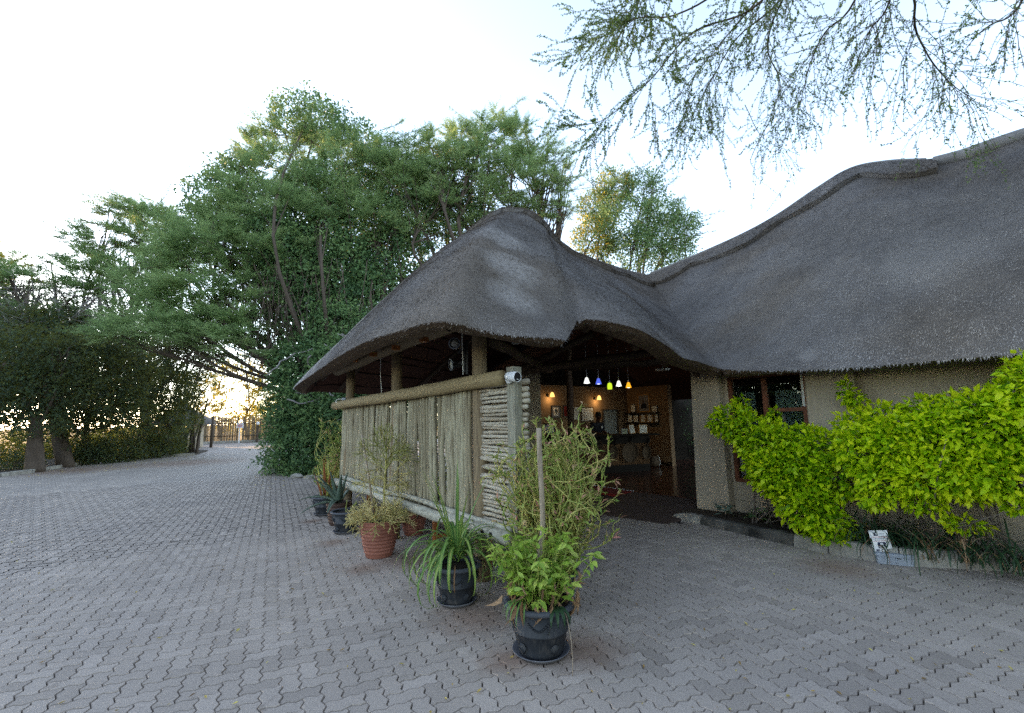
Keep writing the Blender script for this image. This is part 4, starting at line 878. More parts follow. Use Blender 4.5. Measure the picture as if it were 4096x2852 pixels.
# --- black pot in front of the aloe, aloe in its brown pot
c = np.array([-2.58, 7.18]); pl = thing("potted_plant", "black pot almost bare of growth between the terracotta pot and the sansevieria pot", "potted plant", (*c, 0), "potted plants along the screen"); black_pot(pl, c, .205, .32)
ms = MB()
for k in range(9):
    a = rng.uniform(0, 2 * np.pi); ms.tube(bend_path([c[0] + .05 * math.cos(a), c[1] + .05 * math.sin(a), .28], [math.cos(a), math.sin(a), 1.2], .2, 5, .15, .05)[0], .004, 5, False, .3)
part("stem", ms, m_pedistem, pl, True)
c = np.array([-2.90, 7.72]); pl = thing("potted_plant", "grey-green toothed aloe in a dark brown ribbed pot", "potted plant", (*c, 0), "potted plants along the screen"); ribbed_pot(pl, c, .19, .36, m_brownpot, 6)
for az, L, ln, cu in ((-2.9, .62, .5, 1.0), (-2.4, .66, 1.0, .5), (2.8, .60, .9, .3), (-1.9, .58, 1.25, .1), (-1.1, .55, 1.1, .2), (-.4, .5, 1.3, .1), (.6, .5, 1.0, .6), (1.8, .5, .9, .8), (-2.6, .6, .12, .9), (-1.5, .55, .3, 1.1)): aloe_leaf([c[0] + .03 * math.cos(az), c[1] + .03 * math.sin(az), .37], az, L, .055, ln, cu, pl)
# --- sansevieria
c = np.array([-3.45, 8.55]); pl = thing("potted_plant", "black pot of upright yellow-banded sword leaves with rusty red ones, farthest of the black pots", "potted plant", (*c, 0), "potted plants along the screen"); black_pot(pl, c, .225, .33)
for k in range(26):
    a = rng.uniform(0, 2 * np.pi); r0 = rng.uniform(.02, .15); rust = k >= 19
    part("leaf", strap(MB(), [c[0] + r0 * math.cos(a), c[1] + r0 * math.sin(a), .29], a, rng.uniform(.5, .85) if rust else rng.uniform(.38, .72), .03, rng.uniform(1.05, 1.35) if rust else rng.uniform(1.3, 1.55), .1, 6, .5, rng.uniform(-1, 1), True, .35 if rust else rng.uniform(.2, .75)), g_rust if rust else g_sans, pl, True, label="rusty red blade" if rust else None)
# --- small palm between the two front pots
c = np.array([.02, 4.72]); pl = thing("potted_plant", "small dull palm with stiff feathered fronds low down beside the screen's end post", "potted plant", (*c, 0), "potted plants along the screen"); black_pot(pl, c, .15, .24, False)
for k in range(13):
    a = k * 2.4; P, d = bend_path([c[0], c[1], .24], [math.cos(a), math.sin(a), 1.0], .5, 9, .03, .16); mb = MB().tube(P, .004, 5, False, .3); Dl, Tl = [], []
    for i in range(1, 10):
        for f in (0, .5):
            q = P[i] * (1 - f) + P[max(0, i - 1)] * f; t_ = nrm(P[i] - P[i - 1]); sd = nrm(np.cross(t_, Z3))
            for sg in (-1, 1): Dl.append(t_ * .55 + sd * sg - Z3 * .1); Tl.append(q)
    Dl, Tl = np.array(Dl), np.array(Tl); mb.scatter(*leaf_t(.09, .3, .1, 2), frames(Dl, roll=.1) * .11, Tl, rng.random(len(Dl))); part("frond", mb, g_dry if k % 4 == 0 else g_ivy, pl, True)
# --- lime shrub in a tub behind the screen, seen through its chinks

# ================================================================== PLANTING BED: lime hedge and tufts
LH, LHF = leaf_t(.50, .16, .22, 3); LH2, LHF2 = leaf_t(.52, .14, .2, 2)
def blobs(spec):
    return [(yp(u, v, Y), r * Y / FPX, k * r * Y / FPX) for (u, v, Y, r, k) in spec]
def hedge(label, spec, per, stems_at, n_obj, seedt=.5, sz=(.038, .112)):
    B = blobs(spec); base = np.mean([b[0] for b in B], 0); t = thing("lime_hedge", label, "hedge", (base[0], base[1], .09), "lime green hedge shrubs along the wall"); T, D, S, Tn = [], [], [], []
    for c, r, rz in B:
        n = int(per * r * rz / .09); q = nrm(rng.normal(0, 1, (n, 3))); rr = rng.uniform(.45, 1.08, n) ** .6; P = c + q * np.c_[r * rr, r * .75 * rr, rz * rr]; keep = (P[:, 2] > .14) & (((P[:, :2] - FAC) @ -B2) > -.12)
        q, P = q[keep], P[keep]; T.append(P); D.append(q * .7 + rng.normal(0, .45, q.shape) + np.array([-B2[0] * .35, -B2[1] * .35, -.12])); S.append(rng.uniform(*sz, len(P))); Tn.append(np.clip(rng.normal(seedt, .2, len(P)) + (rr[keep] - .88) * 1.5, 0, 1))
    T, D, S, Tn = map(np.concatenate, (T, D, S, Tn))
    ms = MB()
    for sx in stems_at:
        for k in range(7):
            c = B[rng.integers(len(B))][0]; p = np.array([*fac(sx + rng.normal(0, .06), .38 + rng.normal(0, .05), .07)]); q = c + rng.normal(0, .1, 3); m_ = (p + q) / 2 + np.r_[rng.normal(0, .08, 2), .05]; ms.tube(cr_interp([p, m_, q], 4), np.linspace(.013, .004, 9), 6, False, .4)
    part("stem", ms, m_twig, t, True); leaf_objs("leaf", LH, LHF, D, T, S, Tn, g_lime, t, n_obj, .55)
    return t
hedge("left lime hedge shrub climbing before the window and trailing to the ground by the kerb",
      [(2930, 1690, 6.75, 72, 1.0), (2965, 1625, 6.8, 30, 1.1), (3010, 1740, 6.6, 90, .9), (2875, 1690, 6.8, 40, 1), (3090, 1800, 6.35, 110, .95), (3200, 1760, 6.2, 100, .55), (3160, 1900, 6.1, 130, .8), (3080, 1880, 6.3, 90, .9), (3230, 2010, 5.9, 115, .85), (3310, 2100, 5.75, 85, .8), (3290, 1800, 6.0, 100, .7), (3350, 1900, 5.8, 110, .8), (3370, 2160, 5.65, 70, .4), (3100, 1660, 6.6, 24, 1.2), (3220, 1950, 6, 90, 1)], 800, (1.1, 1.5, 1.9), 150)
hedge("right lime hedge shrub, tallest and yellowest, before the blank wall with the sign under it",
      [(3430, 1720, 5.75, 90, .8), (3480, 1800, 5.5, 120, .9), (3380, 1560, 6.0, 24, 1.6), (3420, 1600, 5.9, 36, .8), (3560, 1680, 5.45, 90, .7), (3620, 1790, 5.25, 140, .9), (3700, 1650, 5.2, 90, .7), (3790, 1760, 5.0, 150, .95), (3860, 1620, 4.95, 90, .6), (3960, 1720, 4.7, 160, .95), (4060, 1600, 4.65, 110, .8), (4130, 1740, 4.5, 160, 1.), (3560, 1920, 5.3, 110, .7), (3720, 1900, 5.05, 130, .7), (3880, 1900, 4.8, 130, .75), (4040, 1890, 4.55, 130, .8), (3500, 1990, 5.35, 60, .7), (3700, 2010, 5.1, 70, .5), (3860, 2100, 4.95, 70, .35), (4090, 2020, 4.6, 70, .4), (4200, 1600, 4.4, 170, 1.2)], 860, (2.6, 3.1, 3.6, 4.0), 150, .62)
# tall shoot rising over the right shrub
sh = thing("lime_shoot", "tall leafy shoot rising above the lime hedge up to the eave at the right", "shrub", fac(3.55, .5, .09)); P = cr_interp([fac(3.55, .5, .1), fac(3.45, .55, 1.0), yp(4030, 1560, 4.72), yp(4005, 1400, 4.72)], 6); part("stem", MB().tube(P, np.linspace(.014, .004, len(P)), 6, True, .3), m_twig, sh, True)
Dl, Tl, S = [], [], []
for i in range(8, len(P)):
    for k in range(7): a = rng.uniform(0, 6.28); Dl.append([math.cos(a), math.sin(a), rng.uniform(-.15, .55)]); Tl.append(P[i] + rng.normal(0, .012, 3)); S.append(rng.uniform(.07, .125) * (1.05 - .35 * (i / len(P))))
leaf_objs("leaf", LH, LHF, np.array(Dl), np.array(Tl), np.array(S), np.clip(rng.normal(.75, .18, len(S)), 0, 1), g_lime, sh, 90, .3)
# shrub seen through the screen, and one down the passage
def tubshrub(label, c, z0, h, r, n, mat, cat="shrub"):
    t = thing("leafy_shrub", label, cat, (*c, 0)); q = nrm(rng.normal(0, 1, (n, 3))); P = np.array([*c, z0 + h / 2]) + q * np.array([r, r, h / 2]) * (rng.uniform(.3, 1, n) ** .5)[:, None]; part("foliage", MB().scatter(*leaf_t(.5, .15, .2, 2), frames(q + rng.normal(0, .6, (n, 3))) * rng.uniform(.06, .11, n)[:, None, None], P, np.clip(rng.normal(.5, .22, n), 0, 1)), mat, t, True, kind="stuff")
    ms = MB(); [ms.tube(bend_path([*c, 0], np.array([*rng.normal(0, .3, 2), 1]), z0 + h * .7, 6, .08, 0)[0], np.linspace(.018, .005, 7), 6, False) for k in range(6)]; part("stem", ms, m_twig, t, True)
tubshrub("bright lime shrub on the porch glimpsed through the chinks of the screen", np.array([-1.55, 9.2]), .25, 1.4, .62, 900, g_lime); tubshrub("dark leafy shrub at the end of the passage beside the lobby", np.array([6.6, 16.2]), .1, 2.4, .7, 900, g_ivy)
# dark strap-leaved tufts along the kerb
for q, (s_, o_) in enumerate(((2.45, .72), (2.75, .62), (3.05, .78), (3.35, .62), (3.7, .74), (4.0, .66), (4.35, .74), (2.62, .85))):
    c = fac(s_, o_, .08); t = thing("strap_leaf_tuft", ["dark tuft of thin strap leaves by the sign, leftmost under the hedge", "dark strap-leaf tuft right behind the poison sign", "dark strap-leaf tuft hanging over the kerb right of the sign", "dark strap-leaf tuft at the foot of the wall behind the kerb", "dark strap-leaf tuft under the yellowest part of the hedge", "dark strap-leaf tuft toward the right end of the kerb", "dark strap-leaf tuft at the frame's right edge", "sparse strap-leaf tuft with arching dry blades just left of the sign"][q], "plant", c, "dark strap-leaf tufts along the kerb")
    for k in range(44): a = rng.uniform(0, 6.28); part("blade", strap(MB(), c + np.r_[rng.normal(0, .07, 2), 0], a, rng.uniform(.45, .9), .009, rng.uniform(.9, 1.5), rng.uniform(1.4, 3.0), 7, .3, 0, False, rng.uniform(.0, .8)), g_liri if k < 34 else g_dry, t, True)
# small broad-leaved plants left of the hedge by the kerb
for (u, v, lab, n, mt) in ((2905, 2085, "low grey-green cabbage-leaved plant at the pillar's foot", 26, g_aloe), (3040, 2085, "small dark creeper spilling over the mossy kerb stones", 40, g_ivy)):
    c = vp(u, v, FAC - B2 * .35, S2); c[2] = .1; t = thing("small_plant", lab, "plant", c, "small plants behind the kerb"); a = rng.uniform(0, 6.28, n); part("stem", MB().tube(np.array([c, c + [0, 0, .1]]), .008, 5), m_twig, t, True)
    leaf_objs("leaf", LH, LHF, np.c_[np.cos(a), np.sin(a), rng.uniform(-.2, .7, n)], c + np.c_[rng.normal(0, .09, n), rng.normal(0, .09, n), rng.uniform(.02, .16, n)], rng.uniform(.07, .13, n), rng.uniform(.3, 1, n), mt, t, n)

# bait box and its card
bc = gp(3568, 2262)[:2] + B2 * .10; bax = np.array([[.90, -.436, 0], [.436, .90, 0], [0, 0, 1.]])
t = thing("bait_box", "grey plastic bait box on the paving against the kerb", "bait box", (*bc, 0))
L_, W_ = .345, .15
def rr(l, w, r, n=5):
    o = []
    for cx, cy, a0 in ((l / 2 - r, w / 2 - r, 0), (-l / 2 + r, w / 2 - r, 90), (-l / 2 + r, -w / 2 + r, 180), (l / 2 - r, -w / 2 + r, 270)): o += [(cx + r * math.cos(rad(a0 + 90 * k / n)), cy + r * math.sin(rad(a0 + 90 * k / n))) for k in range(n + 1)]
    return np.array(o)
def stack(layers):
    mb = MB(); n = len(layers[0][0]); V = []
    for pl_, z in layers: V.append(np.c_[pl_, np.full(n, z)] @ bax + np.array([*bc, 0]))
    i = np.arange(n); j = (i + 1) % n; F = {4: np.concatenate([np.stack([k * n + i, k * n + j, (k + 1) * n + j, (k + 1) * n + i], 1) for k in range(len(layers) - 1)]), n: np.array([i[::-1], (len(layers) - 1) * n + i])}; return mb.add(np.concatenate(V), F)
part("tray", stack([(rr(L_ * .93, W_ * .92, .03), .002), (rr(L_ * .97, W_ * .96, .032), .078)]), m_greyplastic, t); part("lid", stack([(rr(L_, W_, .036), .080), (rr(L_ * 1.01, W_ * 1.02, .037), .098), (rr(L_ * .98, W_ * .97, .034), .112), (rr(L_ * .9, W_ * .85, .03), .117)]), m_greyplastic, t)
part("latch", MB().box(np.array([.005, -W_ / 2 * .98, .042]) @ bax + np.array([*bc, 0]), (.014, .012, .07), bax, bev=.003), m_greyplastic, t); part("latch", MB().box(np.array([.022, -W_ / 2 * .97, .072]) @ bax + np.array([*bc, 0]), (.05, .010, .008), bax), m_dark, t)
part("key_hole", MB().box(np.array([.06, .0, .1175]) @ bax + np.array([*bc, 0]), (.05, .012, .002), bax), m_dark, t)
sc_o = np.array([-.085, -.01, .112]) @ bax + np.array([*bc, 0]); f_ = Matrix(((bax[0][0], 0, -bax[1][0]), (bax[0][1], 0, -bax[1][1]), (0, 1, 0)))        # columns: right, up, out
tilt = Matrix.Rotation(rad(-8), 3, 'Y') ; lean = Matrix.Rotation(rad(-8), 3, 'X')
def Lm(M3): m = M3.to_4x4(); return m
cm = Matrix.Translation(Vector(sc_o)) @ Lm(f_ @ Matrix.Rotation(rad(7), 3, 'Z') @ lean)
t2 = thing("warning_card", "white warning card with red heading and skull, standing in the grey bait box", "sign", sc_o)
def cardbox(name, x, y, w, h, z, mat, d=.0012, par=None):
    o = part(name, MB().box((x, y, z), (w, h, d)), mat, par or t2); o.matrix_basis = cm; return o
CW, CH = .170, .225
card = cardbox("card", 0, CH / 2, CW, CH, 0, m_white, .003)
inv = lambda o: o
for (x, y, w, h) in ((0, CH - .008, CW - .02, .0015), (0, .006, CW - .02, .0015), (-CW / 2 + .01, CH / 2, .0015, CH - .016), (CW / 2 - .01, CH / 2, .0015, CH - .016)): cardbox("border", x, y, w, h, .0022, m_greyink)
cardbox("logo", -.030, .188, .034, .036, .0022, m_navy); cardbox("logo_mark", -.037, .188, .014, .007, .0030, m_white); cardbox("logo_mark", -.022, .188, .010, .012, .0030, m_white)
def textobj(name, s, x, y, size, mat):
    cu = bpy.data.curves.new(name, 'FONT'); cu.body = s; cu.align_x = 'CENTER'; cu.size = size; cu.extrude = .0004; tmp = bpy.data.objects.new(name, cu); COL.objects.link(tmp); bpy.context.view_layer.update(); me = bpy.data.meshes.new_from_object(tmp.evaluated_get(bpy.context.evaluated_depsgraph_get())); bpy.data.objects.remove(tmp); me.materials.clear(); me.materials.append(mat); o = bpy.data.objects.new(name, me); COL.objects.link(o); o.parent = t2; o.matrix_parent_inverse = Matrix.Translation(-t2.location); o.matrix_basis = cm @ Matrix.Translation((x, y, .0024)); return o
textobj("heading", "MONITOR SYSTEMS", 0, .150, .0165, m_red)
for y, w, mt in ((.196, .05, m_navy), (.186, .055, m_greyink), (.143, .13, m_greyink), (.136, .13, m_greyink), (.124, .10, m_navy), (.115, .14, m_red)): cardbox("small_print", .028 if y > .18 else 0, y, w, .003, .0022, mt)
cardbox("skull_panel", .004, .072, .072, .062, .0022, m_navy)
sk = MB(); th = np.arange(14) * 2 * np.pi / 14; sk.add(np.c_[.004 + np.cos(th) * .017, .080 + np.sin(th) * .015, np.full(14, .0031)], [list(range(14))]); sk.add([[-.007, .058, .0031], [.015, .058, .0031], [.015, .072, .0031], [-.007, .072, .0031]], [[0, 1, 2, 3]])
o = part("skull", sk, m_white, t2); o.matrix_basis = cm
for x in (-.003, .011): cardbox("skull_eye", x, .078, .007, .006, .0034, m_navy, .0006)
cardbox("skull_nose", .004, .069, .004, .004, .0034, m_navy, .0006)
for sg in (1, -1): o = part("crossed_bone", MB().box((0, 0, 0), (.056, .0055, .0008)), m_white, t2); o.matrix_basis = cm @ Matrix.Translation((.004, .053, .0030)) @ Matrix.Rotation(rad(14 * sg), 4, 'Z')
cardbox("ribbon", .004, .022, .13, .016, .0022, m_navy); cardbox("ribbon_label", .004, .027, .068, .022, .0030, m_white); cardbox("small_print", .004, .027, .045, .005, .0038, m_greyink, .0006)

# ================================================================== THE LOBBY
def onW1(u, v): return vp(u, v, C, B2)
def onW2(u, v): return vp(u, v, C, A2)
def quadbox(name, on, u0, u1, v0, v1, dep, mat, parent, inset=0.):
    """box hung on a wall, its front face spanning the given pixels' places"""
    a, b = on(u0, (v0 + v1) / 2), on(u1, (v0 + v1) / 2); zt, zb = on((u0 + u1) / 2, v0)[2], on((u0 + u1) / 2, v1)[2]; d = nrm((b - a) * [1, 1, 0]); n = np.array([d[1], -d[0], 0]); c = (a + b) / 2; c[2] = (zt + zb) / 2
    ax = np.stack([d, n, Z3]); W = np.linalg.norm((b - a)[:2]) - 2 * inset; Hh = zt - zb - 2 * inset
    return part(name, MB().box(c + n * (dep / 2 + .002), (W, dep, Hh), ax), mat, parent), c, d, n, W, Hh
def picture(name, label, on, px, fm, inner, fr=.025, cat="picture", extra=None, group=None):
    u0, u1, v0, v1 = px; cc = on((u0 + u1) / 2, (v0 + v1) / 2); t = thing(name, label, cat, cc, group); o, c, d, n, W, Hh = quadbox("frame", on, u0, u1, v0, v1, .03, fm, t); ax = np.stack([d, n, Z3])
    part("print", MB().box(c + n * .034, (W - 2 * fr, .004, Hh - 2 * fr), ax), inner, t)
    if extra: extra(t, c + n * .0375, d, n, W, Hh, ax)
    return t
def africa(t, c, d, n, W, Hh, ax):
    part("mount", MB().box(c + n * .001, (W * .52, .003, Hh * .62), ax), m_offwhite, t); pts_ = np.array([(-.3, .9), (.25, .95), (.6, .45), (1, .1), (.65, -.15), (.45, -.6), (.15, -1), (-.05, -.5), (-.12, 0), (-.6, .02), (-.85, .35)]) * [W * .2, Hh * .26]; V = [c + n * .004 + d * x + Z3 * y for x, y in pts_]; part("silhouette", MB().add(V, [list(range(len(V)))]), m_frame_black, t)
picture("framed_picture", "black framed picture of a dark land outline, leftmost on the lobby's back wall", onW1, (2203, 2238, 1622, 1672), m_frame_black, m_greyink, .04, extra=africa)
picture("framed_picture", "dark red picture beside the crooked lobby post", onW1, (2251, 2283, 1621, 1669), m_frame_black, m_red if False else m_mat, .03)
t = thing("wall_notice", "white paper notice half behind the crooked lobby post", "notice", onW1(2306, 1654)); quadbox("sheet", onW1, 2296, 2316, 1629, 1678, .006, m_offwhite, t)
for v0 in (1632, 1643, 1656, 1667): quadbox("printed_box", onW1, 2303, 2313, v0, v0 + 8, .008, m_greyink, t); quadbox("printed_blank", onW1, 2304, 2312, v0 + 1, v0 + 7, .010, m_offwhite, t)
t = thing("whiteboard", "white notice board on the lobby's back wall above the clerk", "whiteboard", onW1(2348, 1657)); quadbox("frame", onW1, 2324, 2372, 1629, 1685, .02, m_frame_black, t); quadbox("board", onW1, 2326, 2370, 1632, 1682, .024, m_offwhite, t)
for v0 in (1640, 1650, 1659, 1668): quadbox("writing_line", onW1, 2330, 2364, v0, v0 + 1.2, .026, m_greyink, t)
dr = quadbox("door", onW1, 2414, 2466, 1640, 1790, .03, m_greydoor, lodge)[0]
for (a, b, c_, d_) in ((2410, 2414, 1637, 1790), (2466, 2471, 1637, 1790), (2414, 2466, 1637, 1641)): quadbox("frame", onW1, a, b, c_, d_, .05, m_roomdark, dr)
quadbox("handle", onW1, 2455, 2459, 1721, 1724, .07, m_alu, dr)
def sconce(u, v, label):
    p = onW1(u - 8, v); n = np.array([*-A2, 0]) ; n = np.array([B2[1], -B2[0], 0]); t = thing("wall_lamp", label, "wall lamp", p, "lit wall lamps in the lobby"); part("plate", MB().lathe([(0, -.045), (.035, -.04), (.035, .04), (0, .045)], p + n * .02, 10), m_blackmetal, t, True)
    b = p + n * .16 + B3 * .05; part("arm", MB().tube(np.array([p + n * .02 - Z3 * .03, p + n * .09 - Z3 * .06, b + Z3 * .03]), .008, 5), m_blackmetal, t, True)
    part("lamp_shade", MB().lathe([(.016, .09), (.04, .07), (.062, .01), (.07, -.05), (.066, -.05), (.05, .02), (.016, .08)], b, 14, close=False), e_warm, t, True); part("bulb", MB().lathe([(0, -.04), (.03, -.02), (.03, .02), (0, .04)], b, 10), e_bulb, t, True)
    l = bpy.data.lights.new("wall_lamp_light", 'POINT'); l.energy = .75; l.color = (1, .62, .26); l.shadow_soft_size = .05; lo = bpy.data.objects.new("wall_lamp_light", l); COL.objects.link(lo); lo.location = Vector(b - Z3 * .10); lo.parent = t; lo.matrix_parent_inverse = Matrix.Translation(-t.location)
e_warm = emit("lit_glass_warm", (1, .55, .14), .35); e_bulb = emit("lit_bulb", (1, .85, .6), 1.6)
sconce(2197, 1582, "lit brass wall lamp on the lobby's back wall, left of the two"); sconce(2385, 1594, "lit brass wall lamp beside the white board and the grey door")
# pendant lamps in a row over the counter
PD = [(2347, 1525, (.9, .92, .85), .9, "white lit pendant lamp, first in the row, over the lobby"), (2394, 1528, (.10, .16, .85), .6, "blue lit pendant lamp over the lobby counter"), (2439, 1546, (.55, .75, .03), .75, "lime yellow lit pendant lamp, lowest in the row"), (2475, 1537, (.9, .88, .78), .85, "white lit pendant lamp between the lime and orange ones"), (2514, 1543, (1, .42, .02), .8, "orange lit pendant lamp at the row's right end")]
for q, (u, v, colr, es, lab) in enumerate(PD):
    p = yp(u, v, 10.9 + q * .25); t = thing("pendant_lamp", lab, "pendant lamp", p, "coloured pendant lamps over the counter"); zc = p[2]; k = 1.0 if q != 2 else .9
    prof = [(.022, .09), (.032, .08), (.075, -.05), (.07, -.05), (.03, .07)] if q != 2 else [(.03, .09), (.05, .07), (.062, .0), (.055, -.07), (.05, -.07), (.055, 0), (.04, .06)]
    part("lamp_shade", MB().lathe(prof, p, 16, close=False), emit("lit_shade_%d" % q, colr, es * .28), t, True); part("bulb", MB().lathe([(0, -.055), (.035, -.05), (.035, -.02), (0, .03)], p, 10), emit("lit_bulb_%d" % q, tuple(.6 + .4 * x for x in colr), .8), t, True)
    part("stem", MB().tube(np.array([p + Z3 * .08, p + Z3 * .2]), .010, 6), m_alu, t, True); part("cord", MB().tube(np.array([p + Z3 * .2, p + Z3 * 1.1]), .006, 5), m_greyplastic, t, True)
    l = bpy.data.lights.new("pendant_light", 'POINT'); l.energy = .1; l.color = tuple(.5 + .5 * x for x in colr); l.shadow_soft_size = .04; lo = bpy.data.objects.new("pendant_light", l); COL.objects.link(lo); lo.location = Vector(p - Z3 * .09); lo.parent = t; lo.matrix_parent_inverse = Matrix.Translation(-t.location)
t = thing("ceiling_lamp", "pale flat ceiling lamp, unlit, over the right of the lobby", "ceiling lamp", yp(2650, 1480, 11)); p = yp(2650, 1480, 11); part("diffuser", MB().lathe([(0, -.02), (.16, -.015), (.18, .03), (0, .035)], p, 18), m_glassbulb, t, True); part("hanger", MB().tube(np.array([p + Z3 * .03, p + Z3 * .9]), .012, 6), m_blackmetal, t)
# reception counter
q0, q1 = gp(2200, 1905, .1)[:2], gp(2602, 1882, .1)[:2]; CD = nrm(q1 - q0); CN = np.array([CD[1], -CD[0]]); LC = np.linalg.norm(q1 - q0)
cax = np.array([[*CD, 0], [*CN, 0], [0, 0, 1.]]); ct = thing("reception_counter", "dark reception counter with reed front and black top in the lobby", "counter", (*q0, .1))
def cpt(s, o, z): return np.array([*(q0 + CD * s + CN * o), z])
part("body", MB().box(cpt(LC / 2, -.30, .60), (LC, .58, .99), cax), m_dark, ct); part("plinth", MB().box(cpt(LC / 2, -.02, .20), (LC, .06, .20), cax), m_dark, ct); part("top", MB().box(cpt(LC / 2 + .1, -.24, 1.125), (LC + .35, .82, .05), cax, bev=.01), m_dark, ct); part("fascia", MB().box(cpt(LC / 2, .03, .99), (LC, .05, .20), cax), m_dark, ct)
mb = MB(); s_ = .01
while s_ < LC: r_ = rng.uniform(.008, .012); mb.tube(np.array([cpt(s_, .005, .30), cpt(s_ + rng.normal(0, .003), .005, .90)]), r_, 5, False, rng.random()); s_ += r_ * 2.02
part("reed_front", mb, m_reed, ct, kind="stuff")
for (u, v, ru, rv, lab) in ((2392, 1782, 14, 20, "dim small basket on the counter front, farthest left"), (2452, 1808, 17, 24, "small woven basket hung on the counter front beside the large one"), (2517, 1808, 34, 38, "large oval woven basket hung on the counter front"), (2583, 1808, 18, 26, "woven basket hung at the counter's right end")):
    p = vp(u, v, q0 + CN * .03, CD); sc2 = p[1] / FPX; t = thing("hung_basket", lab, "basket", p, "baskets hung on the counter front"); Rx_, Rz_ = ru * sc2, rv * sc2; th = np.linspace(0, 2 * np.pi, 25)[:-1]; tl = .35 if ru > 30 else .1
    ring = lambda k, o: np.array([p + np.array([*CD, 0]) * (math.cos(a) * Rx_ * k * math.cos(tl) + math.sin(a) * Rz_ * k * math.sin(tl)) + Z3 * (math.sin(a) * Rz_ * k * math.cos(tl) - math.cos(a) * Rx_ * k * math.sin(tl)) + np.array([*CN, 0]) * o for a in th])
    G = np.stack([ring(1, .05), ring(.9, .035), ring(.7, .02), ring(.4, .012), ring(.02, .01)], 1); part("tray", MB().grid(np.concatenate([G, G[:1]])), m_basket, t, True); rp_ = ring(1, .05); part("rim", MB().tube(np.concatenate([rp_, rp_[:2]]), .013, 6, False), m_basket, t, True)
    hp = p + Z3 * Rz_ * .9; part("handle", MB().tube(np.array([hp + np.array([*CN, 0]) * .05, hp + np.array([*CD, 0]) * .05 + Z3 * .10 + np.array([*CN, 0]) * .06, hp + np.array([*CD, 0]) * .12 + Z3 * .22 + np.array([*CN, 0]) * .06]), [.022, .018, .022], 7), m_dark, t, True)  # dark diagonal bracket under the counter top, modelled as a basket handle
# things on the counter
def standing(name, label, u0, u1, v0, fm, inner, tl=.0, cat="framed notice", grp=None):
    a, b = vp(u0, 1738, q0 - CN * .25, CD), vp(u1, 1738, q0 - CN * .25, CD); zt = vp((u0 + u1) / 2, v0, q0 - CN * .25, CD)[2]; c = (a + b) / 2; c[2] = (1.152 + zt) / 2; Wd = np.linalg.norm(b - a); hh = zt - 1.152; t = thing(name, label, cat, (c[0], c[1], 1.152), grp); R_ = np.array(Matrix.Rotation(tl, 3, 'Y')) if tl else np.eye(3); ax = (R_ @ cax) if tl else cax
    part("frame", MB().box(c, (Wd, .03, hh), ax), fm, t); part("sheet", MB().box(c + np.array([*CN, 0]) * .017, (Wd * .84, .006, hh * .88), ax), inner, t)
    for k in range(4): part("printed_line", MB().box(c + np.array([*CN, 0]) * .021 + ax[2] * hh * (.25 - .13 * k), (Wd * .6, .002, .008), ax), m_greyink, t)
    part("back_strut", MB().box(c - np.array([*CN, 0]) * .05 - Z3 * hh * .25, (.02, .08, hh * .5), cax), m_dark, t)
standing("framed_notice", "gilt framed notice on the counter, leaning left", 2516, 2539, 1698, m_gold, m_offwhite, .16, grp="framed notices on the counter"); standing("framed_notice", "gilt framed notice standing upright at the counter's right", 2556, 2590, 1698, m_gold, m_offwhite, 0, grp="framed notices on the counter"); standing("brochure", "green printed brochure standing on the counter", 2487, 2509, 1715, m_greyplastic, simple("green_print", (.18, .25, .10), (.4, .4, .3), 20), 0, "brochure")
p = vp(2195, 1705, q0 - CN * .3, CD); t = thing("monitor", "dark screen standing at the left end of the counter", "monitor", (p[0], p[1], 1.152)); part("display", MB().box((p[0], p[1], 1.36), (.36, .04, .28), cax), m_screen_dark, t); part("panel", MB().box((p[0] + CN[0] * .022, p[1] + CN[1] * .022, 1.36), (.32, .006, .24), cax), m_greyplastic, t); part("stand", MB().box((p[0], p[1], 1.19), (.05, .05, .075), cax), m_screen_dark, t)
p = vp(2345, 1733, q0 - CN * .22, CD); t = thing("keyboard", "flat black office machine on the counter before the clerk", "office machine", (p[0], p[1], 1.152)); part("case", MB().box((p[0], p[1], 1.19), (.44, .30, .075), cax, bev=.01), m_frame_black, t); part("tray", MB().box((p[0] + CN[0] * .16, p[1] + CN[1] * .16, 1.17), (.36, .08, .02), cax), m_frame_black, t)
p = vp(2297, 1731, q0 - CN * .22, CD); tag(part("crumpled_cloth", MB().lathe([(0, 0), (.09, .0), (.10, .03), (.06, .06), (0, .05)], (p[0], p[1], 1.153), 9), simple("teal_cloth", (.05, .2, .22), (.03, .12, .14), 12)), "small teal cloth lying on the counter", "cloth")
p = gp(2618, 1868, .1); t = thing("drum_stool", "pale round drum lying by the counter's right end", "drum", p); part("shell", MB().tube(np.array([p + [-.22, -.05, .17], p + [.10, .03, .17]]), [.14, .16], 16), m_basket, t, True); part("skin", MB().tube(np.array([p + [.10, .03, .17], p + [.12, .035, .17]]), [.165, .16], 16), m_offwhite, t, True)
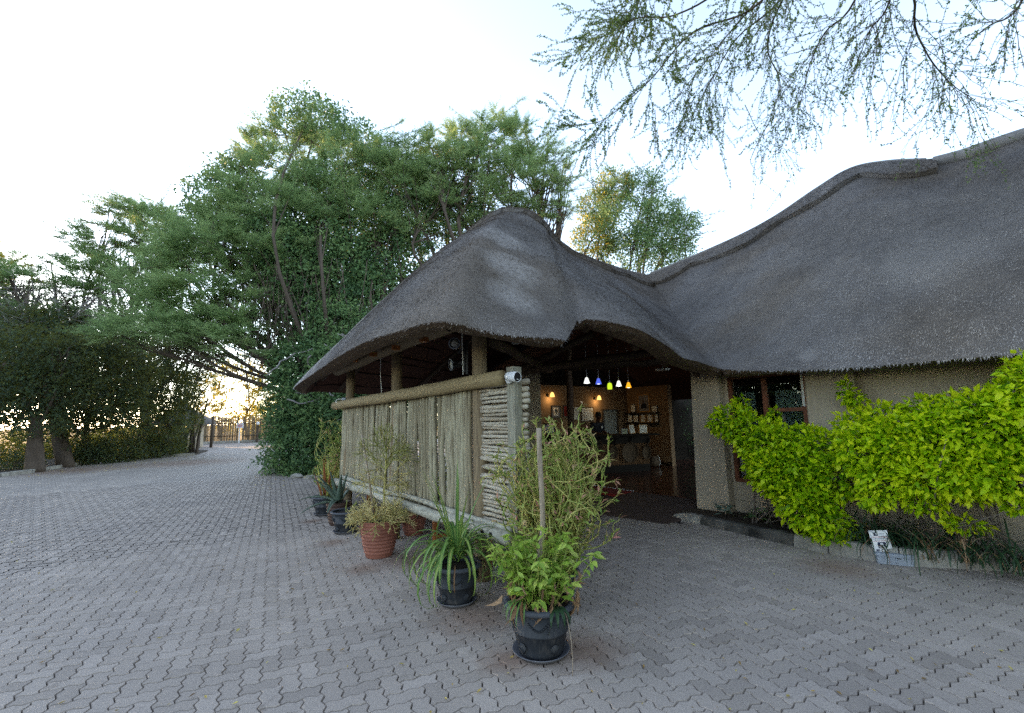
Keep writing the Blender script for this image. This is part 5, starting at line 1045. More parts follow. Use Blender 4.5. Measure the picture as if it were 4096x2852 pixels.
# shelves, certificates, portrait on the side wall
for v in (1653, 1694):
    t = thing("wall_shelf", "upper black shelf of certificates on the lobby's side wall" if v < 1670 else "lower black shelf of certificates on the lobby's side wall", "shelf", onW2(2575, v), "black shelves in the lobby"); quadbox("board", onW2, 2513, 2636, v - 3, v + 4, .16, m_frame_black, t); quadbox("bracket", onW2, 2540, 2544, v + 4, v + 8, .12, m_frame_black, t)
certs = [(2524, 2545, 1617, 1650, "narrow framed certificate left of the portrait"), (2608, 2632, 1622, 1650, "framed certificate right of the portrait"), (2513, 2533, 1657, 1690, "framed certificate on the lower shelf, at its left end"), (2535, 2556, 1657, 1690, "framed certificate on the lower shelf, second from the left"), (2565, 2585, 1657, 1690, "framed certificate on the lower shelf, in the middle"), (2591, 2613, 1656, 1689, "framed certificate on the lower shelf, second from the right"), (2621, 2636, 1655, 1689, "framed certificate on the lower shelf, at its right end")]
for u0, u1, v0, v1, lab in certs: picture("framed_certificate", lab, onW2, (u0, u1, v0, v1), m_frame_black if u0 != 2565 and u0 != 2591 else m_gold, m_offwhite, .02, "certificate", group="certificates in the lobby")
def bust(t, c, d, n, W, Hh, ax):
    th = np.arange(12) * 2 * np.pi / 12; part("head_print", MB().add([c + n * .003 + d * math.cos(a) * W * .10 + Z3 * (math.sin(a) * Hh * .085 + Hh * .10) for a in th], [list(range(12))]), m_skin, t); part("suit_print", MB().add([c + n * .002 + d * x * W + Z3 * y * Hh for x, y in ((-.24, -.30), (.24, -.30), (.22, -.10), (.10, .0), (-.10, .0), (-.22, -.10))], [list(range(6))]), m_shirt, t)
picture("framed_portrait", "large gilt framed portrait of a person in a dark suit above the shelves", onW2, (2554, 2600, 1577, 1648), m_gold, m_greyink, .035, "portrait", bust)
# strip and mat at the threshold
a, b = np.array([*fe0, 0]), np.array([*fe[1], 0]); d_ = nrm(b - a); tag(part("threshold_strip", MB().box((a + b) / 2 + Z3 * .106, (np.linalg.norm(b - a), .03, .008), np.array([d_, np.cross(Z3, d_), Z3])), m_alu), "bright metal strip along the edge of the lobby floor", "threshold strip")
m0 = fe[0] - B2 * .06; m1 = fe[1] - B2 * .06; slope = lambda p: .094 - .09 * np.clip(((fe[1] - B2 * .01 - p) @ B2) / 1.9, 0, 1)
mq = [m0 - (m1 - m0) * 1.0, m1, m1 - B2 * .55, m0 - (m1 - m0) * 1.0 - B2 * .55]; tag(part("entrance_mat", MB().prism([tuple(x) for x in mq][::-1], [.04] * 4, [.108] * 4), m_mat), "dark red mat on the ramp below the metal strip", "door mat")
# the clerk behind the counter
pc_ = vp(2386, 1700, q0 - CN * 1.05, CD)[:2]; face = nrm(np.array([*CN, 0]) * .9 + np.array([*CD, 0]) * .15); sd_ = np.array([-face[1], face[0], 0]) * -1; per = thing("person", "person in a dark navy shirt with a white badge, head bent, behind the counter", "person", (*pc_, .1)); o0 = np.array([*pc_, .1])
def skin(name, joints, edges, mat, parent, lev=2):
    me = bpy.data.meshes.new(name); me.from_pydata([tuple(j[0]) for j in joints], edges, []); me.materials.append(mat); o = bpy.data.objects.new(name, me); COL.objects.link(o); o.parent = parent; o.matrix_parent_inverse = Matrix.Translation(-parent.location)
    m = o.modifiers.new("skin", 'SKIN'); m.use_smooth_shade = True
    for k, j in enumerate(joints): me.skin_vertices[0].data[k].radius = j[1]
    me.skin_vertices[0].data[0].use_root = True; s = o.modifiers.new("sub", 'SUBSURF'); s.levels = s.render_levels = lev; return o
Bd = lambda f, s, z: o0 + face * f + sd_ * s + Z3 * z
J = [(Bd(0, 0, .92), (.14, .11)), (Bd(.01, 0, 1.12), (.145, .105)), (Bd(.03, 0, 1.30), (.15, .10)), (Bd(.06, 0, 1.40), (.06, .06)), (Bd(.09, 0, 1.47), (.055, .055)), (Bd(.12, 0, 1.53), (.085, .10)), (Bd(.12, 0, 1.62), (.075, .09)),
     (Bd(.03, .17, 1.34), (.06, .06)), (Bd(.06, .22, 1.10), (.045, .045)), (Bd(.30, .14, 1.06), (.035, .035)), (Bd(.38, .10, 1.065), (.035, .022)), (Bd(.03, -.17, 1.34), (.06, .06)), (Bd(.06, -.22, 1.10), (.045, .045)), (Bd(.30, -.14, 1.06), (.035, .035)), (Bd(.38, -.10, 1.065), (.035, .022)),
     (Bd(0, .09, .85), (.09, .09)), (Bd(.01, .10, .47), (.06, .06)), (Bd(0, .10, .07), (.042, .042)), (Bd(.12, .11, .03), (.035, .028)), (Bd(0, -.09, .85), (.09, .09)), (Bd(.01, -.10, .47), (.06, .06)), (Bd(0, -.10, .07), (.042, .042)), (Bd(.12, -.11, .03), (.035, .028))]
Ed = [(0, 1), (1, 2), (2, 3), (3, 4), (4, 5), (5, 6), (2, 7), (7, 8), (8, 9), (9, 10), (2, 11), (11, 12), (12, 13), (13, 14), (0, 15), (15, 16), (16, 17), (17, 18), (0, 19), (19, 20), (20, 21), (21, 22)]
for h_, sg in ((10, 1), (14, -1)):                    # five fingers on each hand
    hb = J[h_][0]
    for k in range(5): a = len(J); tip_ = hb + face * (.075 + .012 * (k in (1, 2))) + sd_ * (k - 2) * .018 - Z3 * .012 if k < 4 else hb + face * .04 - sd_ * sg * .05; J.append(((hb + tip_) / 2 + Z3 * .008, (.010, .009))); J.append((tip_, (.007, .007))); Ed += [(h_, a), (a, a + 1)]
skin("body", J, Ed, m_skin, per)
shirtJ = [(Bd(0, 0, .88), (.16, .13)), (Bd(.01, 0, 1.12), (.163, .122)), (Bd(.03, 0, 1.30), (.166, .116)), (Bd(.055, 0, 1.385), (.085, .08)), (Bd(.03, .18, 1.34), (.075, .075)), (Bd(.06, .225, 1.12), (.06, .06)), (Bd(.03, -.18, 1.34), (.075, .075)), (Bd(.06, -.225, 1.12), (.06, .06))]
skin("shirt", shirtJ, [(0, 1), (1, 2), (2, 3), (2, 4), (4, 5), (2, 6), (6, 7)], m_shirt, per)
skin("trousers", [(Bd(0, 0, .90), (.155, .125)), (Bd(0, .095, .82), (.10, .10)), (Bd(.01, .10, .47), (.075, .075)), (Bd(0, .10, .10), (.065, .065)), (Bd(0, -.095, .82), (.10, .10)), (Bd(.01, -.10, .47), (.075, .075)), (Bd(0, -.10, .10), (.065, .065))], [(0, 1), (1, 2), (2, 3), (0, 4), (4, 5), (5, 6)], m_trousers, per)
part("hair", MB().lathe([(.0, .115), (.05, .105), (.082, .07), (.096, .02), (.094, -.02), (.085, -.045), (.08, -.02)], Bd(.105, 0, 1.60), 16, close=False), m_hair, per, True)
part("nose", MB().lathe([(0, -.02), (.016, -.014), (.012, .006), (0, .02)], Bd(.215, 0, 1.545), 8), m_skin, per, True)
for sg in (1, -1): part("eye", MB().lathe([(0, -.008), (.009, 0), (0, .008)], Bd(.205, .033 * sg, 1.578), 8), m_offwhite, per, True); part("ear", MB().lathe([(0, -.03), (.016, -.01), (.018, .012), (0, .03)], Bd(.11, .088 * sg, 1.56), 8), m_skin, per, True)
part("mouth", MB().box(Bd(.205, 0, 1.505), (.04, .012, .008), np.stack([sd_, face, Z3])), m_red, per); part("badge", MB().box(Bd(.165, -.08, 1.24), (.07, .012, .045), np.stack([sd_, face, Z3])), m_white, per)

# ================================================================== TREES
def spray_acacia(n=9, L=1.0):
    """a feathery twig of length 1 along x: thin stem and paired leaflet fans"""
    V, F3, F4 = [], [], []
    for i in range(n):
        x = .10 + .9 * i / (n - 1); sw = .26 * (1 - .55 * x); 
        for sg in (-1, 1):
            ang = rng.uniform(.7, 1.25); zz = rng.uniform(-.35, .6); d = nrm(np.array([math.cos(ang), sg * math.sin(ang), zz])); l = sw * rng.uniform(.7, 1.2); sd = nrm(np.cross(d, [rng.normal(0, .5), rng.normal(0, .5), 1])) * l * .17; b = np.array([x, 0, .06 * math.sin(x * 3)]); k = len(V)
            V += [b - sd * .5, b + sd * 1.15, b + d * l]; F3.append([k, k + 1, k + 2])
    k = len(V); V += [np.array([0, -.006, 0]), np.array([0, .006, 0]), np.array([1, 0, 0])]; F3.append([k, k + 1, k + 2]); return np.array(V), {3: np.array(F3)}
def spray_leafy(n=9, w=.5):
    V, F = [], []
    for i in range(n):
        a = rng.uniform(0, 6.28); p = np.array([rng.uniform(0, 1), rng.normal(0, .28), rng.normal(0, .28)]); d = nrm(np.array([rng.normal(.3, .5), rng.normal(0, .7), rng.normal(-.2, .5)])); l = rng.uniform(.24, .42); sd = nrm(np.cross(d, rng.normal(0, 1, 3))) * l * w * .5; k = len(V); V += [p, p + d * l * .45 + sd, p + d * l, p + d * l * .45 - sd]; F.append([k, k + 1, k + 2, k + 3])
    return np.array(V), {4: np.array(F)}
SPA = [spray_acacia() for _ in range(5)]; SPL = [spray_leafy() for _ in range(5)]
def as_tris(sp_): return sp_[0].reshape(-1, 4, 3)[:, [0, 1, 2]].reshape(-1, 3) + 0., {3: np.arange(len(sp_[0]) // 4 * 3).reshape(-1, 3)}
SPT = [as_tris(spray_leafy(9, .85)) for _ in range(5)]
def crown_mesh(B, dens, kind, size, up=.25, droop=.1, shell=.5, tint0=.5, flat=1.):
    mb = MB(); tmpl = {'acacia': SPA, 'leafy': SPL, 'rough': SPT}[kind]
    if kind == 'acacia':                              # boughs run out from the heart of each mass, sprays along them
        for c, r, rz in B:
            tot = max(24, int(dens * r * (r + rz) * .5)); nb = max(6, tot // 15); e = nrm(rng.normal(0, 1, (nb, 3)) + [0, 0, .15]); E = c + e * np.array([r, r * .85, rz]) * rng.uniform(.75, 1.18, (nb, 1)); S0 = c + e * np.array([r, r * .85, rz]) * .2 - Z3 * rz * .35
            k = 15; x = np.sort(rng.uniform(.25, 1, (nb, k)), 1)[..., None]; P = S0[:, None] * (1 - x) + E[:, None] * x + Z3 * (np.sin(x * np.pi) * r * .10); t_ = nrm(E - S0)[:, None] * np.ones((nb, k, 1)); lat = nrm(np.cross(t_, [0, 0, 1.])); sg = np.where(np.arange(k) % 2, 1, -1)[None, :, None]
            D = (t_ * [1, 1, .6] + lat * sg * rng.uniform(.25, .95, (nb, k, 1)) + rng.normal(0, .14, P.shape) + [0, 0, .06]).reshape(-1, 3); P = (P + rng.normal(0, .05, P.shape)).reshape(-1, 3); tt = np.clip(np.repeat(rng.normal(tint0, .13, nb), k) + rng.normal(0, .08, nb * k), 0, 1); S = rng.uniform(.65, 1.2, nb * k) * size * np.tile(np.linspace(1.1, .8, k), nb)
            id_ = rng.integers(0, 5, nb * k); Ms = frames(D, roll=.22)
            for q in range(5): s = id_ == q; mb.scatter(*tmpl[q], Ms[s] * S[s][:, None, None], P[s], tt[s])
        return mb
    for c, r, rz in B:
        n = max(6, int(dens * r * (r + rz) * .5)); q = nrm(rng.normal(0, 1, (n, 3))); rr = shell + (1 - shell) * rng.random(n) ** .6; P = c + q * np.c_[r * rr, r * rr * .85, rz * rr]; P = P + .25 * size * rng.normal(0, 1, P.shape)
        D = q * np.array([1, 1, .45 if kind == 'acacia' else flat]) + rng.normal(0, .3, q.shape) + np.array([0, 0, up - droop]); tt = np.clip(rng.normal(tint0, .17, n) + .10 * rng.normal(), 0, 1); S = rng.uniform(.7, 1.3, n) * size
        id_ = rng.integers(0, 5, n); Ms = frames(D, roll=.45)
        for k in range(5):
            s = id_ == k
            if s.any(): mb.scatter(*tmpl[k], Ms[s] * S[s][:, None, None], P[s], tt[s])
    return mb
def tree(name, label, base, B, groups, r0=.22, trunk_top=.5, nb=None, bark=None, cat="tree", group=None, twigs=0, lean=None):
    """base: foot of the trunk; B: crown masses; groups: (indices, kind, material, density, spray size, tint)"""
    bark = bark or m_bark; base = np.array([*base[:2], .0]); t = thing(name, label, cat, base, group); cen = np.mean([b[0] for b in B], 0); top = base * (1 - trunk_top) + cen * trunk_top; top[2] = cen[2] * trunk_top + .3; mid = (base + top) / 2 + np.r_[rng.normal(0, .12, 2) * r0 * 5, 0]
    if lean is not None: mid = np.array(lean, float)
    P = cr_interp([base - Z3 * .05, mid, top], 6); part("trunk", MB().tube(P, np.linspace(r0 * 1.15, r0 * .62, len(P)), 10, True, rng.random(len(P) * 10)), bark, t, True)
    mb = MB()
    for c, r, rz in B:
        f = rng.uniform(.45, 1); p = P[int(f * (len(P) - 1))]; q = c + rng.normal(0, .15, 3) * r; m_ = (p * .5 + q * .5) + np.r_[rng.normal(0, .12, 2) * np.linalg.norm(q - p), -.05 * np.linalg.norm(q - p)]; L = np.linalg.norm(q - p); rr_ = max(.025, min(r0 * .34, .012 * L + .02)); W = cr_interp([p, m_, q], 5); mb.tube(W, np.linspace(rr_, rr_ * .3, len(W)), 6, False)
        for k in range(7 + twigs): e = c + nrm(rng.normal(0, 1, 3)) * np.array([r, r * .85, rz]) * .9; s_ = W[rng.integers(len(W) // 2, len(W))]; m2 = (s_ + e) / 2 + rng.normal(0, .1, 3) * r; mb.tube(cr_interp([s_, m2, e], 3), np.linspace(rr_ * .32, .008, 7), 4, False)
    part("branch", mb, bark, t, True)
    for ids, kind, mat, dens, size, tint0 in groups:
        o = part("crown", crown_mesh([B[i] for i in ids], dens, kind, size, tint0=tint0, droop=.3 if kind != 'acacia' else .05), mat, t, kind="stuff")
    return t
R_ = range
# the great creeper-clad thorn tree over the drive
b1_ = blobs([(600, 1140, 17.2, 150, .6), (700, 1250, 16.6, 150, .55), (820, 1060, 17.2, 150, .7), (900, 900, 17.4, 150, .7), (960, 1110, 17, 150, .65), (760, 960, 18, 130, .7), (980, 1310, 16.5, 150, .5), (540, 1250, 17, 140, .5), (1230, 780, 17.6, 170, .55), (1380, 820, 17.8, 150, .6), (1050, 720, 18, 150, .6), (1560, 700, 18.2, 130, .7), (850, 1280, 16.4, 160, .5), (1150, 530, 19, 130, .55), (1010, 590, 19, 80, .8), (1290, 545, 19, 140, .5), (1400, 610, 18.6, 120, .6), (1120, 660, 18.6, 170, .5), (1330, 700, 18, 190, .5), (1500, 640, 18.4, 130, .6), (1000, 820, 17.4, 190, .55), (1170, 860, 17, 200, .45), (870, 970, 16.6, 190, .5), (1100, 1010, 16.8, 180, .5), (720, 1050, 16.6, 170, .45), (800, 1170, 16.2, 190, .42), (640, 1190, 16.4, 110, .5), (950, 1240, 16.4, 170, .5), (1480, 880, 18, 170, .5), (1600, 760, 18.6, 170, .5), (1650, 950, 18.6, 130, .6), (640, 1330, 16, 230, .28), (860, 1370, 16, 210, .32), (480, 1340, 16.4, 110, .4), (1050, 1400, 16.3, 120, .6)])
i1 = blobs([(1120, 960, 17.2, 100, 1.2), (1230, 1080, 17.2, 120, 1.2), (1350, 1060, 17.6, 120, 1.2), (1190, 1000, 17.8, 120, 1), (1480, 1180, 18, 120, 1.2), (1560, 900, 18.8, 120, 1), (1620, 850, 19, 120, 1), (1100, 1110, 17.6, 80, 1.3), (1000, 1000, 18, 120, 1),(1300, 960, 17.6, 110, 1.2), (1330, 1250, 17.4, 120, 1.4), (1450, 1300, 17.8, 120, 1.4), (1280, 760, 18, 120, .8), (1090, 930, 17.4, 90, 1.1), (1160, 1150, 17.2, 80, 1.5), (1420, 940, 18.4, 110, 1.0), (880, 800, 18.6, 120, .85), (800, 880, 18.4, 60, 1.), (940, 720, 18.8, 90, .8), (1230, 470, 19.3, 130, .5), (1400, 530, 19.2, 90, .7), (1180, 1060, 17.6, 90, 1.4), (1240, 1290, 17.6, 120, 1.5), (1400, 1150, 18.2, 110, 1.6), (1520, 1060, 18.4, 110, 1.2), (1500, 760, 19.2, 130, .8), (1640, 1050, 18.6, 90, 1.1)])
BT = b1_ + i1; n1 = len(b1_)
tree("thorn_tree", "largest tree, a creeper-hung thorn tree with layered feathery boughs between the drive and the porch", (-6.2, 17.6), BT, [(R_(n1), 'acacia', g_acacia, 280, .66, .66), (R_(n1, len(BT)), 'leafy', g_ivy, 300, .42, .68)], .27, .36, twigs=0)
# vines hanging from it
vn = thing("hanging_vines", "curtain of dry brown vines hanging from the great thorn tree beside the drive", "vines", (-6.5, 16.9, 6.)); mb = MB()
for k in range(210):
    u = rng.uniform(950, 1190) if k < 150 else rng.uniform(1190, 1500); v0 = rng.uniform(1010, 1250); p = yp(u, v0, rng.uniform(16.2, 17.6)); L = rng.uniform(1.2, 4.2); P, d = bend_path(p, [rng.normal(0, .12), rng.normal(0, .12), -1], L, 9, .10, .04); mb.tube(P, rng.uniform(.008, .022), 4, False, rng.random())
part("vine", mb, m_vine, vn, kind="stuff"); mb = MB()
for k in range(26):
    u = rng.uniform(1180, 1560); p = yp(u, rng.uniform(1330, 1640), 15.0 + rng.uniform(-.3, .5)); P, d = bend_path(p, [rng.normal(0, .5), rng.normal(-.3, .2), -.6], rng.uniform(.5, 1.5), 9, .32, .02); mb.tube(P, rng.uniform(.012, .03), 5, False, rng.random())
part("vine", mb, m_greytwig, vn, label="pale bare creeper stems")
# the wall of creeper on the corner of the drive
iv = blobs([(1150, 1790, 15.6, 75, 1.0), (1190, 1680, 15.8, 90, 1.1), (1250, 1790, 15.4, 110, .9), (1140, 1590, 16.2, 70, 1.2), (1270, 1640, 15.8, 130, 1.), (1220, 1480, 16.2, 110, 1.2), (1380, 1520, 15.8, 140, 1.1), (1380, 1700, 15.6, 130, 1.2), (1520, 1560, 16, 150, 1.1), (1340, 1340, 16.6, 110, 1.2), (1500, 1380, 16.8, 120, 1.2), (1660, 1560, 16.4, 130, 1.1), (1120, 1700, 16.0, 45, 1.6), (1130, 1870, 15.4, 40, .6), (1100, 1850, 15.8, 30, .8), (1210, 1860, 15.2, 70, .5)])
ct_ = thing("creeper_thicket", "tall dark thicket of creeper on the corner of the drive, left of the porch", "thicket", (-6.3, 15.4, 0)); part("foliage", crown_mesh(iv, 560, 'leafy', .32, shell=.35, tint0=.5, droop=.6), g_ivy, ct_, kind="stuff"); part("foliage", crown_mesh(iv[:11], 130, 'leafy', .36, shell=.8, tint0=.85, droop=.6), g_ivy, ct_, kind="stuff")
mb = MB(); [mb.tube(bend_path([*(b[0][:2] + rng.normal(0, .3, 2) + [.3, .5]), 0], [rng.normal(0, .08), rng.normal(0, .08), 1], b[0][2] + .3, 8, .06, 0)[0], np.linspace(.06, .015, 9), 6, False) for b in iv[2:12] for k in range(2)]; part("stem", mb, m_bark, ct_, True)
# ferny plants and stones at its foot
for k, (u, v) in enumerate(((1085, 1868), (1130, 1893), (1180, 1905), (1225, 1908), (1265, 1910))):
    g = gp(u, v); c = g + np.array([.1, .25, 0]); t = thing("fern", "low fern at the creeper thicket's foot, " + ["farthest along the drive", "just behind the whitish stone", "between the stones and the pots", "nearest the far potted shrub", "half behind the far potted shrub"][k], "fern", c, "ferns at the foot of the thicket")
    for j in range(22): part("frond", strap(MB(), c + [0, 0, .02], rng.uniform(0, 6.28), rng.uniform(.35, .65), .028, rng.uniform(.6, 1.3), rng.uniform(1., 2.2), 5, .3, 0, False, rng.uniform(.5, 1)), g_ivy, t, True)
for k, (u, v, s_) in enumerate(((1108, 1892, .34), (1062, 1893, .16), (1185, 1912, .2), (1240, 1916, .18), (1290, 1918, .2))):
    g = gp(u, v); m3 = MB(); th = rng.uniform(.8, 1.2, (7, 12)); ph = np.linspace(.1, np.pi - .1, 7); az = np.arange(12) * np.pi / 6; G = np.stack([np.sin(ph)[:, None] * np.cos(az) * th * s_, np.sin(ph)[:, None] * np.sin(az) * th * s_ * .6, np.cos(ph)[:, None] * th * s_ * .42 + s_ * .25], -1) + g; m3.grid(np.concatenate([G, G[:, :1]], 1)); m3.add(G[0], [list(range(12))]); tag(part("edging_stone", m3, m_kerb), ["large pale stone at the thicket's corner", "small stone left of the large pale one", "small stone under the ferns", "stone by the far potted shrub, left of the last one", "last stone before the screen's pots"][k], "stone", "edging stones under the thicket")
# second thorn tree behind the porch roof
b2_ = blobs([(1560, 650, 18.8, 130, .5), (1680, 640, 18.8, 130, .5), (1750, 585, 19, 100, .5), (1650, 740, 19, 120, .6),(1830, 560, 19.5, 110, .5), (1960, 530, 19.3, 120, .55), (2060, 560, 19, 110, .6), (2150, 620, 18.8, 110, .6), (1940, 640, 18.6, 170, .5), (2090, 720, 18.6, 160, .55), (1800, 700, 18.8, 170, .5), (2200, 740, 18.8, 80, .7), (1760, 820, 18.8, 170, .5), (1980, 820, 18.8, 170, .5), (2170, 850, 19.2, 110, .5), (2250, 690, 19, 60, .6), (1900, 930, 19.2, 150, .5), (2240, 830, 19, 70, .4)]); i2 = blobs([(1900, 720, 19.8, 150, .8), (1740, 760, 19.6, 110, .9), (1830, 900, 19.8, 130, .8)]); B_ = b2_ + i2
tree("thorn_tree", "feathery thorn tree rising right behind the peak of the porch roof", (-.6, 20.5), B_, [(R_(len(b2_)), 'acacia', g_acacia, 265, .66, .68), (R_(len(b2_), len(B_)), 'leafy', g_ivy, 210, .42, .5)], .34, .5, twigs=5)
# long outstretched shoots on the skyline
def shoots(parent, specs, mat=g_acacia):
    mb = MB(); tb = MB()
    for (u0, v0, u1, v1, Y, n) in specs:
        for k in range(n):
            a, b = yp(u0 + rng.normal(0, 25), v0 + rng.normal(0, 20), Y + rng.normal(0, .4)), yp(u1 + rng.normal(0, 45), v1 + rng.normal(0, 35), Y + rng.normal(0, .8)); P = cr_interp([a, (a + b) / 2 + rng.normal(0, .12, 3), b], 6); tb.tube(P, np.linspace(.018, .004, len(P)), 4, False); D = np.gradient(P, axis=0)
            T_ = np.repeat(P[2:], 4, 0); D_ = np.repeat(nrm(D[2:]), 4, 0) + rng.normal(0, .55, (len(T_), 3)); id_ = rng.integers(0, 5, len(T_))
            for q in range(5): s = id_ == q; mb.scatter(*SPA[q], frames(D_[s]) * rng.uniform(.18, .36, s.sum())[:, None, None], T_[s], np.clip(rng.normal(.5, .15, s.sum()), 0, 1))
    part("shoot", tb, m_bark, parent, True, kind="stuff"); part("shoot_leaves", mb, mat, parent, kind="stuff")
shoots(bpy.data.objects["thorn_tree"], [(1080, 560, 1010, 470, 19, 5), (1120, 500, 1125, 425, 19, 2), (1100, 620, 1000, 590, 18.8, 4), (1560, 560, 1590, 500, 18.6, 3), (1640, 600, 1650, 520, 18.6, 3), (700, 1040, 480, 1090, 16.5, 5), (560, 1330, 360, 1290, 16.2, 8), (1000, 900, 880, 930, 17, 5)])
shoots(bpy.data.objects["thorn_tree.001"], [(1960, 560, 1900, 450, 19.3, 3), (2010, 530, 2025, 430, 19.2, 4), (2080, 560, 2110, 490, 19, 4), (2150, 620, 2210, 500, 18.8, 5), (2180, 680, 2290, 590, 18.8, 6), (2200, 760, 2330, 720, 18.8, 6), (2180, 820, 2310, 790, 19, 5)])
# tree behind the main roof, sunlight on its left painted in yellow leaves
b3_ = blobs([(2395, 830, 27, 80, .7), (2455, 745, 26.5, 70, .8), (2570, 760, 26, 75, .9), (2650, 850, 26, 80, .7), (2610, 730, 26, 35, 1.2), (2760, 880, 26, 40, .7), (2500, 900, 26, 140, .8), (2650, 950, 26, 120, .8), (2730, 930, 26, 60, 1.), (2380, 950, 26.5, 90, .8), (2540, 1030, 26, 150, .6), (2720, 1020, 26, 60, .8)]); tree("leafy_tree", "bushy tree with sunlight painted gold into its left side in the dip between the two roofs", (6.0, 27), b3_, [(R_(12), 'leafy', g_ivy, 170, .42, .8), ((0, 1, 2, 3, 6, 7, 9), 'acacia', g_acacia, 60, .7, .8), ((0, 1, 9), 'leafy', g_yellow, 130, .4, .6)], .3, .55)
shoots(bpy.data.objects["leafy_tree"], [(2700, 920, 2820, 900, 26, 6), (2580, 780, 2650, 695, 26, 5), (2420, 790, 2390, 715, 26.5, 5), (2500, 760, 2500, 700, 26, 5), (2380, 860, 2300, 830, 26.5, 5), (2680, 850, 2770, 790, 26, 4)], g_ivy)
# left: flat-topped thorn tree against the white sky
b4_ = blobs([(620, 980, 21.5, 120, .7), (480, 1150, 20.8, 150, .5), (380, 1120, 20.8, 150, .5), (650, 900, 21.8, 100, .7), (600, 880, 22, 110, .5), (480, 850, 22, 110, .4), (560, 960, 21.5, 150, .45), (700, 900, 22, 60, .9), (420, 960, 21.5, 110, .45), (330, 1040, 21, 110, .4), (520, 1060, 21, 150, .4), (640, 1050, 21, 90, .6), (300, 960, 22, 60, .35)]); t4 = tree("thorn_tree", "spreading thorn tree with long feathery shoots against the white sky, left of the great tree", (-20.5, 26.0), b4_, [(R_(13), 'acacia', g_acacia, 250, .66, .62)], .26, .5, twigs=6); shoots(t4, [(560, 870, 310, 780, 22, 9), (600, 850, 420, 760, 22, 7), (620, 860, 500, 755, 22, 6), (640, 850, 640, 770, 22, 4), (690, 900, 710, 800, 22, 4), (400, 980, 160, 955, 21, 6), (480, 930, 280, 870, 21.5, 7)])
# far left: half-bare tree with grey tangled twigs, sunlight put into gold leaves at the top
b5_ = blobs([(60, 1110, 21, 130, .5), (190, 1130, 21, 110, .4), (-90, 1080, 21, 130, .7), (280, 1160, 20.5, 100, .3), (30, 1040, 21.5, 90, .5), (60, 1330, 21, 170, .6), (230, 1280, 21, 150, .6), (-40, 1130, 20.6, 120, .7), (220, 1060, 21, 90, .5), (140, 1230, 22, 140, .5), (330, 1240, 22, 120, .5), (-60, 1230, 22, 130, .6)]); t5 = tree("half_bare_tree", "half-bare grey twiggy tree with sunlight painted gold into its top at the photo's left edge", (-18.9, 19.6), b5_, [(R_(12), 'acacia', g_acacia, 230, .55, .55), ((0, 2, 4), 'acacia', g_yellow, 110, .5, .7)], .26, .6, twigs=3); mb = MB()
for k in range(420):
    p = yp(rng.uniform(-120, 520), rng.normal(1250, 55), rng.uniform(19.5, 21.5)); P, d = bend_path(p, [rng.normal(0, 1), rng.normal(0, .6), rng.normal(-.05, .35)], rng.uniform(.5, 1.8), 7, .22, .06); mb.tube(P, np.linspace(rng.uniform(.010, .022), .005, 8), 4, False, rng.random())
part("dead_twig", mb, m_greytwig, t5, kind="stuff"); mb = MB()
for (u0, v0, u1, v1) in ((0, 1480, 300, 1180), (120, 1470, 420, 1160), (330, 1300, 620, 1180), (520, 1220, 640, 1080), (-60, 1420, 160, 1180)): a, b = yp(u0, v0, 20), yp(u1, v1, 20.6); mb.tube(cr_interp([a, (a + b) / 2 + np.r_[rng.normal(0, .3, 2), -.2], b], 5), np.linspace(.10, .03, 11), 7, False)
part("limb", mb, m_bark, t5, True)
# the dark row of trees behind the yard kerb
rowspec = [("dark leaning-trunk tree standing on the yard kerb, nearest the left edge", gp(140, 1888), [(70, 1420, 17.6, 130, .7), (220, 1400, 18, 140, .6), (150, 1560, 17.8, 150, .6), (20, 1600, 17.4, 100, .8), (280, 1560, 18.4, 110, .7), (120, 1690, 17.6, 130, .3)], .27, gp(185, 1780) + np.array([0, 0, 1.9])),
           ("dark bushy tree, second in the row along the yard kerb", gp(330, 1848), [(350, 1330, 20.6, 160, .5), (180, 1320, 20.2, 170, .5), (350, 1420, 20, 140, .6), (470, 1480, 20.5, 150, .6), (380, 1600, 20, 150, .6), (500, 1640, 20.6, 100, .7), (300, 1690, 20, 90, .4)], .15, None),
           ("dark bushy tree, third in the row, before the drive narrows", gp(520, 1826) + np.array([-.3, .8, 0]), [(560, 1440, 23, 120, .6), (640, 1540, 23.5, 130, .7), (560, 1620, 23, 110, .7), (660, 1690, 23.6, 90, .5)], .2, None),
           ("dark slim tree at the end of the row where the drive bends", gp(720, 1812), [(740, 1460, 26, 100, .7), (700, 1560, 26.5, 90, .9), (790, 1540, 26.2, 60, .8), (730, 1680, 26.5, 60, .9), (820, 1420, 26, 80, .5), (760, 1620, 26.4, 45, 1.), (620, 1350, 26, 150, .5), (760, 1340, 26, 130, .5)], .24, None)]
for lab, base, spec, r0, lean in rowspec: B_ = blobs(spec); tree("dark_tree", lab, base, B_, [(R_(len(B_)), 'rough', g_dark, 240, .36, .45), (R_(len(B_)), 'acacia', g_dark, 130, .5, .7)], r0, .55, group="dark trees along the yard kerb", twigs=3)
mb = MB(); t = bpy.data.objects["dark_tree.003"]
for k in range(9): p = gp(690 + 12 * k, 1815); mb.tube(bend_path(p, [rng.normal(0, .1), rng.normal(0, .1), 1], rng.uniform(2.5, 4.5), 8, .08, 0)[0], np.linspace(.09, .03, 9), 6, False)
part("side_stem", mb, m_bark, t, True)
